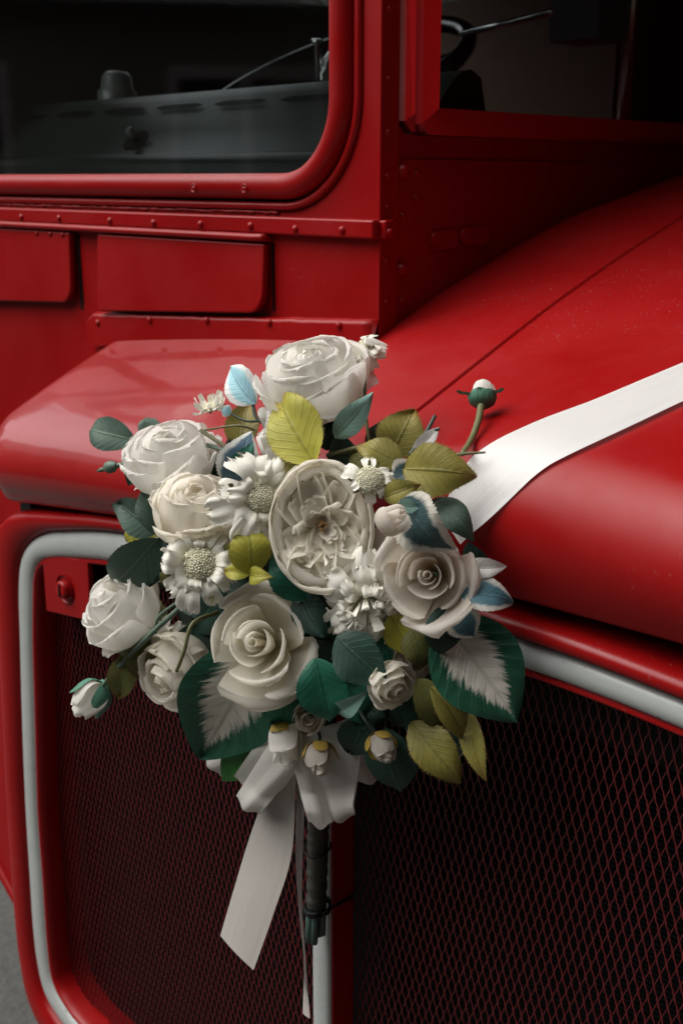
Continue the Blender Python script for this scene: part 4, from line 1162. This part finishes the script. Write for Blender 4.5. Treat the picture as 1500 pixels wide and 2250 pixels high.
# --- leaves, largest and hindmost first
hosta1 = leaf((590, 1395), (440, 1664), 232, 'hosta', (.035, .02), .06, .10, .0, 44, 19, 0, shape=.95, wave=.018, label="large green leaf with a feathered white centre under the spiral rose")
hosta2 = leaf((965, 1350), (1136, 1588), 205, 'hosta', (.02, -.005), .06, .12, .1, 44, 19, 0, shape=.92, wave=.018, label="large green leaf with a feathered white centre near the grey beading")
leaf((575, 1612), (489, 1716), 84, 'green', (.05, .035), .05, .25, serr=0, wave=.01)
LV = [
 # base, tip, width, style, (push base, push tip), bend, fold
 ((300, 968), (184, 940), 66, 'bluegreen', (.01, .0), .10, .15),
 ((336, 968), (322, 911), 44, 'bluegreen', (.03, .02), .1, .2),
 ((308, 1000), (284, 1066), 50, 'bluegreen', (.04, .03), .1, .2),
 ((356, 1160), (257, 1104), 80, 'bluegreen', (.03, .01), .08, .2),
 ((356, 1178), (318, 1072), 74, 'bluegreen', (.01, .0), .10, .2),
 ((352, 1172), (262, 1190), 52, 'lime', (.05, .045), .05, .1),
 ((350, 1180), (239, 1286), 96, 'bluegreen', (.0, -.015), .10, .18),
 ((350, 1182), (328, 1292), 66, 'dark', (.02, .01), .08, .2),
 ((384, 1296), (352, 1250), 36, 'darkolive', (.03, .02), .1, .2),
 ((318, 1375), (243, 1432), 66, 'darkolive', (.0, -.01), .08, .2),
 ((290, 1432), (258, 1536), 58, 'darkolive', (.0, -.005), .08, .25),
 ((322, 1400), (306, 1496), 62, 'darkolive', (.01, .005), .08, .25),
 ((692, 1446), (724, 1592), 100, 'emerald', (.0, -.015), .08, .2),
 ((652, 1500), (597, 1598), 88, 'emerald', (.03, .015), .08, .2),
 ((672, 1318), (600, 1200), 84, 'emerald', (.02, .0), .08, .25),
 ((655, 1300), (716, 1402), 76, 'dark', (.03, .02), .05, .25),
 ((650, 1290), (720, 1330), 90, 'dark', (.05, .04), .05, .25),
 ((690, 1020), (608, 858), 118, 'lime', (.0, -.025), .06, .15),
 ((690, 1035), (598, 988), 62, 'olive', (.03, .015), .10, .2),
 ((735, 962), (818, 866), 54, 'teal', (.02, -.01), .10, .2),
 ((720, 990), (700, 880), 60, 'dark', (.06, .05), .1, .2),
 ((858, 1004), (910, 898), 96, 'olive', (.02, -.005), .06, .12),
 ((884, 1022), (782, 974), 66, 'olive', (.01, -.005), .08, .15),
 ((884, 1030), (1044, 1044), 106, 'olive', (-.01, -.03), .08, .16),
 ((862, 1064), (926, 1022), 72, 'slate', (.01, .0), .06, .2),
 ((842, 1094), (922, 1064), 48, 'olive', (-.01, -.02), .12, .4),
 ((884, 1096), (986, 1210), 126, 'slate', (-.02, -.035), .10, .15),
 ((950, 1098), (1042, 1182), 62, 'bluegreen', (.0, -.01), .08, .2),
 ((878, 1108), (924, 1112), 30, 'teal', (-.03, -.035), .1, .2),
 ((1012, 1246), (1114, 1246), 40, 'white', (.0, -.01), .10, .5),
 ((1008, 1306), (1130, 1318), 74, 'blue', (-.01, -.02), .08, .2),
 ((1002, 1342), (1040, 1400), 72, 'blue', (-.01, -.02), .08, .25),
 ((965, 1335), (978, 1444), 82, 'dark', (-.005, -.01), .08, .25),
 ((856, 1352), (904, 1440), 66, 'lime', (.03, .02), .06, .25),
 ((905, 1380), (930, 1470), 62, 'darkolive', (.02, .01), .08, .25),
 ((740, 1398), (854, 1502), 104, 'dark', (.005, -.01), .08, .2),
 ((738, 1562), (802, 1524), 42, 'teal', (.0, -.01), .12, .3),
 ((915, 1490), (972, 1604), 70, 'darkolive', (.0, -.01), .10, .3),
 ((944, 1508), (1014, 1624), 58, 'olive', (-.01, -.02), .14, .35),
 ((902, 1586), (1012, 1722), 84, 'olive', (-.005, -.02), .10, .25),
 ((1026, 1556), (1064, 1716), 50, 'olive', (.0, -.015), .08, .5),
 ((850, 1600), (876, 1742), 108, 'dark', (.03, .02), .06, .15),
 ((806, 1576), (766, 1664), 84, 'dark', (.03, .02), .06, .15),
 ((1000, 1560), (1010, 1672), 46, 'slate', (.02, .01), .08, .3),
 ((562, 888), (506, 804), 74, 'sky', (.02, .0), .10, .25),
 ((508, 908), (486, 898), 26, 'sky', (.01, .0), .1, .2),
 ((496, 1062), (554, 952), 84, 'bluedark', (.01, .0), .10, .25),
 ((512, 1040), (556, 978), 42, 'emerald', (.0, -.01), .05, .2),
 ((905, 995), (966, 938), 30, 'white', (.0, -.01), .12, .4),
 ((478, 1180), (520, 1160), 30, 'emerald', (.02, .01), .1, .2),
 ((590, 895), (580, 940), 40, 'white', (.03, .03), .1, .3),
 ((552, 1262), (540, 1143), 84, 'lime', (-.02, -.03), .10, .25),
 ((548, 1262), (492, 1256), 34, 'lime', (-.02, -.03), .12, .5),
 ((548, 1264), (596, 1268), 36, 'lime', (-.02, -.025), .12, .5),
 ((500, 1290), (420, 1400), 80, 'dark', (.06, .05), .05, .2),
 ((420, 1290), (470, 1370), 80, 'dark', (.07, .06), .05, .2),
 ((560, 1300), (480, 1320), 80, 'dark', (.06, .06), .05, .2),
 ((430, 1370), (395, 1460), 60, 'dark', (.05, .04), .05, .2),
 ((720, 1000), (800, 1010), 90, 'dark', (.06, .05), .05, .2),
 ((620, 1060), (560, 1010), 80, 'dark', (.06, .05), .05, .2),
 ((880, 1200), (960, 1160), 80, 'dark', (.05, .04), .05, .2),
 ((760, 1420), (700, 1480), 90, 'dark', (.05, .05), .05, .2),
 ((820, 1440), (900, 1530), 100, 'dark', (.05, .04), .05, .2),
 ((780, 1540), (850, 1580), 90, 'dark', (.05, .04), .05, .2),
 ((900, 1500), (850, 1600), 90, 'dark', (.05, .05), .05, .2),
 ((960, 1440), (930, 1560), 90, 'dark', (.05, .05), .05, .2),
 ((687, 1250), (805, 1249), 56, 'darkolive', (.085, .07), .08, .22),
 ((605, 1318), (512, 1347), 57, 'bluegreen', (.085, .07), .08, .22),
 ((675, 1151), (649, 1066), 73, 'dark', (.085, .07), .08, .22),
 ((742, 1331), (747, 1416), 64, 'emerald', (.085, .07), .08, .22),
 ((509, 1181), (456, 1259), 62, 'olive', (.085, .07), .08, .22),
 ((757, 1128), (846, 1177), 74, 'bluegreen', (.085, .07), .08, .22),
 ((610, 1390), (590, 1479), 68, 'darkolive', (.085, .07), .08, .22),
 ((594, 1117), (520, 1026), 73, 'bluegreen', (.085, .07), .08, .22),
 ((788, 1322), (906, 1321), 67, 'dark', (.085, .07), .08, .22),
 ((481, 1296), (414, 1369), 57, 'emerald', (.085, .07), .08, .22),
 ((702, 1076), (789, 1012), 70, 'olive', (.085, .07), .08, .22),
 ((679, 1453), (760, 1493), 70, 'bluegreen', (.085, .07), .08, .22),
 ((488, 1163), (393, 1093), 55, 'darkolive', (.085, .07), .08, .22),
 ((861, 1158), (925, 1234), 59, 'bluegreen', (.085, .07), .08, .22),
 ((554, 1438), (450, 1480), 73, 'dark', (.085, .07), .08, .22),
 ((603, 1041), (628, 938), 69, 'emerald', (.085, .07), .08, .22),
 ((809, 1398), (901, 1448), 73, 'olive', (.085, .07), .08, .22),
 ((420, 1271), (329, 1251), 74, 'bluegreen', (.085, .07), .08, .22),
 ((798, 1053), (900, 1049), 71, 'darkolive', (.085, .07), .08, .22),
 ((676, 1493), (596, 1580), 53, 'bluegreen', (.085, .07), .08, .22),
 ((490, 1067), (434, 982), 62, 'dark', (.085, .07), .08, .22),
 ((897, 1311), (994, 1268), 62, 'emerald', (.085, .07), .08, .22),
 ((454, 1401), (346, 1445), 71, 'olive', (.085, .07), .08, .22),
 ((756, 978), (678, 917), 70, 'bluegreen', (.085, .07), .08, .22),
 ((775, 1472), (837, 1573), 57, 'darkolive', (.085, .07), .08, .22),
 ((394, 1176), (296, 1129), 53, 'bluegreen', (.085, .07), .08, .22),
 ((925, 1155), (964, 1072), 53, 'dark', (.085, .07), .08, .22),
 ((558, 1521), (487, 1586), 68, 'emerald', (.085, .07), .08, .22),
 ((528, 992), (544, 877), 68, 'olive', (.085, .07), .08, .22),
 ((911, 1371), (989, 1444), 62, 'bluegreen', (.085, .07), .08, .22),
 ((370, 1363), (264, 1312), 55, 'darkolive', (.085, .07), .08, .22),
 ((808, 989), (868, 923), 54, 'bluegreen', (.085, .07), .08, .22),
 ((733, 1545), (686, 1651), 63, 'dark', (.085, .07), .08, .22),
 ((417, 1058), (316, 1003), 64, 'emerald', (.085, .07), .08, .22),
 ((640, 1180), (560, 1150), 70, 'dark', (.05, .04), .05, .2),
 ((560, 1080), (500, 960), 70, 'bluegreen', (.04, .03), .05, .2),
 ((470, 1050), (520, 1000), 60, 'dark', (.05, .05), .05, .2),
 ((690, 930), (640, 960), 70, 'dark', (.06, .05), .05, .2),
 ((830, 1040), (770, 985), 70, 'darkolive', (.04, .03), .05, .2),
 ((840, 1390), (800, 1470), 80, 'emerald', (.04, .03), .05, .2),
 ((905, 1395), (985, 1420), 70, 'dark', (.03, .02), .05, .2),
 ((760, 1500), (800, 1590), 80, 'emerald', (.045, .03), .05, .2),
 ((880, 1560), (960, 1640), 80, 'dark', (.03, .02), .05, .2),
 ((940, 1560), (985, 1660), 60, 'darkolive', (.02, .01), .08, .3),
 ((1040, 1180), (1062, 1275), 60, 'dark', (.03, .02), .05, .2),
 ((430, 1480), (372, 1560), 60, 'white', (.05, .04), .08, .2),
 ((400, 1230), (345, 1215), 60, 'dark', (.05, .04), .08, .2),
 ((600, 1650), (640, 1600), 60, 'dark', (.06, .05), .08, .2),
]
for k, (b_, t_, w_, s_, p_, be, fo) in enumerate(LV):
    leaf(b_, t_, w_ * 1.12, s_, p_, be * 1.3, fo * 1.15, twist=np.random.default_rng(k).normal(0, .26), seed=k, wave=.035, tipcurl=np.random.default_rng(k + 50).uniform(-.1, .5))

# --- stems and twigs
stem([(545, 1150, .06), (430, 1300, -.005), (330, 1395, -.02), (250, 1478, -.012), (228, 1505, -.005)], 7, STEM, r1=5)
stem([(430, 1298, -.005), (352, 1352, -.01), (342, 1392, -.012)], 3.5, STEM, name="twig")
stem([(480, 1345, .02), (424, 1370, -.03), (405, 1430, -.045), (388, 1475, -.05)], 5, STEMO, name="twig", r1=4)
o = stem([(300, 1012, .02), (262, 1022, -.0), (240, 1026, -.005)], 6, STEM, name="pod_stalk")
pc = at(243, 1026, dep(243, 1026, -.005)); pd_ = unit(at(205, 1038, dep(205, 1038, -.005)) - pc)
mb = MB().lathe([(.002, -.010), (.0045, -.007), (.0066, -.002), (.0064, .003), (.004, .007), (.0022, .009), (.0020, .013), (.0026, .014), (.0018, .016), (.0024, .017), (.0016, .019), (.0006, .024)], pc, pd_, 14)
mb.build("seed_pod", STEM, BQ, True)
stem([(820, 1010, .05), (805, 930, .03), (800, 830, .03)], 4, STEMO, name="twig")
stem([(700, 1000, .06), (640, 950, .05), (570, 925, .03), (555, 885, .02)], 4, STEMD, name="twig")
stem([(570, 925, .03), (540, 925, .02), (505, 908, .01)], 2.5, STEMD, name="twig")
stem([(560, 945, .03), (520, 935, .01), (450, 945, .0)], 2.5, STEMO, name="twig")
stem([(500, 985, .02), (470, 965, .01), (440, 945, .0)], 4.5, STEMO, name="twig")
stem([(520, 1000, .02), (480, 985, .02), (440, 975, .03)], 5, STEM, name="twig")
stem([(900, 1000, .0), (930, 960, -.005), (955, 914, -.005)], 5, STEMD, name="twig", r1=4)
stem([(930, 958, -.005), (948, 948, -.008), (966, 942, -.008)], 2.5, STEMD, name="twig")
stem([(960, 1010, .0), (1012, 998, -.005), (1066, 994, -.012)], 5, STEMO, name="twig", r1=2)
stem([(720, 1000, .06), (760, 990, .03), (830, 970, .02)], 5, STEMO, name="twig")
stem([(780, 1540, .05), (800, 1580, .02), (828, 1615, .01)], 4, STEMD, name="twig")
stem([(690, 1600, .04), (702, 1615, .02), (702, 1630, .015)], 4, STEMD, name="twig")
stem([(548, 1262, -.015), (580, 1210, .0), (615, 1190, .03)], 3.5, STEMO, name="twig")

# --- ribbons
def strip(name, A, B, n, mat, parent, nv=7, camber=.0, uvrep=1, label=None, wav=0.0, fit=None):
    A, B = catmull(A, n), catmull(B, n)
    V, UV = [], []
    for i in range(n):
        nrm = unit(np.cross(B[i] - A[i], (A[min(i + 1, n - 1)] - A[max(i - 1, 0)])))
        if np.dot(nrm, CAM - A[i]) < 0: nrm = -nrm
        for j in range(nv):
            t = j / (nv - 1)
            p = A[i] * (1 - t) + B[i] * t + nrm * (camber * math.sin(math.pi * t) + wav * math.sin(9 * t + i * .1))
            V.append(fit(p) if fit else p)
            UV.append((i / n * uvrep, t))
    o = obj(name, V, grid_faces(n, nv), mat, parent, np.array(UV))
    if label: o["label"] = label
    return o
top = [(1560, 770), (1500, 796), (1400, 838), (1300, 880), (1200, 917), (1140, 943), (1100, 962)]
bot = [(1560, 855), (1500, 881), (1405, 926), (1310, 970), (1240, 1003)]
A = [on_bonnet(x, y, .0035) for x, y in top]
B = [on_bonnet(x, y, .0035) for x, y in bot]
dA, dB = [float(np.dot(q[-1] - CAM, cF)) for q in (A, B)]
A += [at(1070, 980, dA - .012), at(1036, 1004, dA - .035), at(1010, 1040, dA - .07), at(985, 1090, dep(985, 1090, .02)), at(965, 1120, dep(965, 1120, .04))]
dE = dep(1035, 1172, .005)
def clear(x, y, d):
    """in front of the bonnet by a ribbon's thickness"""
    return at(x, y, min(d, float(np.dot(on_bonnet(x, y, .004) - CAM, cF))))
A = A[:7] + [clear(x, y, dA + (dep(965, 1120, .03) - dA) * f_) for x, y, f_ in ((1068, 981, .18), (1036, 1005, .40), (1010, 1042, .62), (985, 1090, .85), (965, 1125, 1.0))]
B += [clear(x, y, dB + (dE - dB) * f_) for x, y, f_ in ((1195, 1028, .10), (1160, 1057, .24), (1128, 1088, .40), (1095, 1120, .60), (1062, 1150, .82), (1035, 1172, 1.0), (1010, 1196, 1.1))]
def off_bonnet(p):
    d = float(np.dot(p - CAM, cF)); v = (p - CAM) / d
    x, y = 750 + F_PX * float(np.dot(v, cR)), 1125 - F_PX * float(np.dot(v, cU))
    return clear(x, y, d)
for E_ in (A, B):                        # it runs on over the bonnet to the nearside edge
    u_ = unit((E_[0] - E_[1]) * np.array([1, 1, 0]))
    while E_[0][0] < .68:
        p = E_[0] + u_ * .05
        E_.insert(0, np.array([p[0], p[1], float(z_bon(p[0], max(p[1], float(yfront(p[0]))))) + .0045]))
A, B = list(catmull(A, 40)), list(catmull(B, 40))
rb_ = strip("bonnet_ribbon", A, B, 90, RIB, None, 15, .0006, 3, wav=.0004, fit=off_bonnet)
tag(rb_, "long white satin ribbon stretched across the red bonnet to the bouquet", "ribbon")
# hem line
Vh = catmull([b * .95 + a * .05 for a, b in zip(A, B)], 80)
bow = thing("ribbon_bow", "white satin bow with loops and two long tails under the bouquet", "bow", at(650, 1690, 1.2))
def q(*pts): return [at(x, y, dep(x, y, p)) for x, y, p in pts]
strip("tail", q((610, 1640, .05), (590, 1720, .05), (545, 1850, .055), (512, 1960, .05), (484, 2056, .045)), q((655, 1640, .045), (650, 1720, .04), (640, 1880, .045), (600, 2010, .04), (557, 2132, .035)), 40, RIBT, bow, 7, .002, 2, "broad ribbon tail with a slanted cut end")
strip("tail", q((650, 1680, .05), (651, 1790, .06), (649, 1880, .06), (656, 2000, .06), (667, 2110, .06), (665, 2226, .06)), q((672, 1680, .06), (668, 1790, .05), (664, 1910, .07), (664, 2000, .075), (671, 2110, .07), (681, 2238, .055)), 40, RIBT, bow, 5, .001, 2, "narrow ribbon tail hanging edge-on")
def loop(knot, end, wk, we, pk=.04, pe=.0, r=.012, wang=None, wdep=0.0, back=.02, label=None, cam_=.006):
    """a ribbon loop: out from the knot, round a soft bend, and back behind itself"""
    K0, E0 = np.array(knot, float), np.array(end, float)
    dv = E0 - K0; dv /= np.linalg.norm(dv)
    pv = np.array([-dv[1], dv[0]]) if wang is None else np.array([math.cos(wang), math.sin(wang)])
    de = dep(end[0], end[1], pe)
    rpx = r / m_per_px(de)
    path = []
    for t in np.linspace(0, 1, 9)[:-1]:
        c = K0 + (E0 - dv * rpx - K0) * t
        path.append((c[0], c[1], pk * (1 - t) + pe * t - .012 * math.sin(math.pi * t), t))
    for a_ in np.linspace(-.5 * math.pi, .5 * math.pi, 9):
        c = E0 - dv * rpx + dv * rpx * math.cos(a_)
        path.append((c[0], c[1], pe + r + r * math.sin(a_), 1.0))
    for t in np.linspace(1, 0, 7)[1:]:
        c = K0 + (E0 - dv * rpx - K0) * t
        path.append((c[0], c[1], pe * t + pk * (1 - t) + 2 * r * t + back * (1 - t), t))
    A, B = [], []
    for x, y, p, t in path:
        w_ = (wk + (we - wk) * t) / 2
        d0 = dep(x, y, p)
        A.append(at(x + pv[0] * w_, y + pv[1] * w_, d0 + wdep * t)); B.append(at(x - pv[0] * w_, y - pv[1] * w_, d0 - wdep * t))
    return strip("loop", A, B, 60, RIBB, bow, 13, cam_, 2, label, .0014)
loop((652, 1625), (545, 1768), 95, 66, .045, .012, .010, None, .010)
loop((640, 1610), (560, 1735), 100, 110, .06, .035, .006, None, -.004)
loop((620, 1590), (468, 1676), 110, 66, .08, .065, .006)
loop((664, 1615), (704, 1806), 80, 54, .045, -.002, .010, .05, .012)
loop((718, 1600), (748, 1792), 172, 64, .055, .012, .010, -.05, -.012)
loop((745, 1590), (812, 1708), 90, 66, .075, .06, .006, -.3)
strip("knot", q((596, 1640, .06), (650, 1672, .028), (700, 1668, .06)), q((600, 1606, .06), (650, 1622, .028), (700, 1622, .06)), 14, RIBB, bow, 9, .004)
# ------------------------------------------------------------------ the dark wood round the yard, mirrored in glass and paint, out of view and shaped to block low light
def wood():
    rng = np.random.default_rng(11)
    Vs, Fs, n0 = [], [], 0
    # trunks-and-shade core: an uneven closed band with depth
    nt_ = 72
    lift = np.clip((np.cos(np.linspace(0, 2 * np.pi, nt_, endpoint=False) + .15) + .15) / 1.15, 0, 1) ** .7  # unseen band raised on the nearside to hold skylight off the cab wall
    left_ = np.clip(-np.cos(np.linspace(0, 2 * np.pi, nt_, endpoint=False) + .5), 0, 1)  # lowered on the offside so the wing mirrors open sky
    top = 5.4 - 1.8 * left_ + 9.5 * lift + 1.2 * np.sin(np.linspace(0, 2 * np.pi * 5, nt_)) + rng.uniform(-.9, .9, nt_)
    ang = np.linspace(0, 2 * np.pi, nt_, endpoint=False)
    rad_ = 9.5 + rng.uniform(-.6, .6, nt_)
    for k in range(nt_):
        for rr_, zz_ in ((rad_[k], -.02), (rad_[k] + .2, top[k] * .6), (rad_[k] + .9, top[k]), (rad_[k] + 3, top[k] * .9), (rad_[k] + 3.5, -.02)):
            Vs.append((rr_ * math.cos(ang[k]), rr_ * math.sin(ang[k]), zz_))
    Fs += grid_faces(nt_, 5, closed_u=True)
    V1 = np.array(Vs)
    # leaf clumps over it
    m = 60000
    a = rng.uniform(0, 2 * np.pi, m)
    tt = np.interp(a, np.append(ang, 2 * np.pi), np.append(top, top[0]))
    z = tt * rng.uniform(0, 1, m) ** .8 + rng.normal(0, .35, m)
    z = np.maximum(z, .05)
    r = 9.2 + .9 * (z / tt) ** 3 + rng.normal(0, .35, m)
    c = np.stack([r * np.cos(a), r * np.sin(a), z], 1)
    e1 = rng.normal(size=(m, 3)); e1 /= np.linalg.norm(e1, axis=1)[:, None]
    e2 = np.cross(e1, rng.normal(size=(m, 3))); e2 /= np.linalg.norm(e2, axis=1)[:, None]
    s = rng.uniform(.03, .085, m)[:, None]
    Q = np.stack([c - e1 * s, c - e2 * s * .5, c + e1 * s, c + e2 * s * .5], 1).reshape(-1, 3)
    F2 = (np.arange(m * 4).reshape(-1, 4) + len(V1)).tolist()
    return np.concatenate([V1, Q]), Fs + F2
a = N("shaded foliage"); a.set(Base_Color=a.mix(a.noise(.8, 4, .6, a.obj()), (.003, .006, .003), (.016, .023, .008)), Roughness=.7)
V, Fc = wood()
wd = obj("woodland", V, Fc, a.m, smooth=False, kind="stuff")
wd["label"] = "dark trees round the yard seen as reflections in the windscreen, heights shaped to block skylight"

# pale house across the yard, only mirrored in the windscreen
hc, ha = np.array([-5.6, -3.6, 0.0]), math.radians(35)
hx, hy = np.array([math.cos(ha + math.pi / 2), math.sin(ha + math.pi / 2), 0]), np.array([math.cos(ha), math.sin(ha), 0])
house = thing("house", "pale rendered house across the yard mirrored faintly in the windscreen", "house", hc)
def hbox(name, x0, x1, y0, y1, z0, z1, m, par):
    V = [hc + hx * x + hy * y + np.array([0, 0, z]) for x, y, z in ((x0, y0, z0), (x1, y0, z0), (x1, y1, z0), (x0, y1, z0), (x0, y0, z1), (x1, y0, z1), (x1, y1, z1), (x0, y1, z1))]
    return obj(name, V, [(0, 3, 2, 1), (4, 5, 6, 7), (0, 1, 5, 4), (1, 2, 6, 5), (2, 3, 7, 6), (3, 0, 4, 7)], m, par, None, False)
rend = simple("pale lime render", (.30, .29, .25), .9, 0, 12, .3, .2)
hbox("wall", -3, 3, -2.5, 0, -.02, 2.75, rend, house)
rf = obj("roof", [hc + hx * x + hy * y + np.array([0, 0, z]) for x, y, z in ((-3.2, .25, 2.7), (3.2, .25, 2.7), (3.2, -1.25, 4.0), (-3.2, -1.25, 4.0), (3.2, -2.75, 2.7), (-3.2, -2.75, 2.7))], [(0, 1, 2, 3), (3, 2, 4, 5), (1, 4, 2), (0, 3, 5), (0, 5, 4, 1)], simple("slate roof", (.03, .032, .035), .6), house, None, False)
for x in (-2.1, -.5, 1.5):
    fr_ = hbox("window", x - .5, x + .5, -.02, .03, 1.25, 2.35, simple("white window frame", (.7, .7, .68), .5) if x == -2.1 else bpy.data.materials["white window frame"], house)
    for dx in (-.24, .24): hbox("pane", x + dx - .2, x + dx + .2, -.01, .036, 1.33, 2.27, BLACK, fr_)
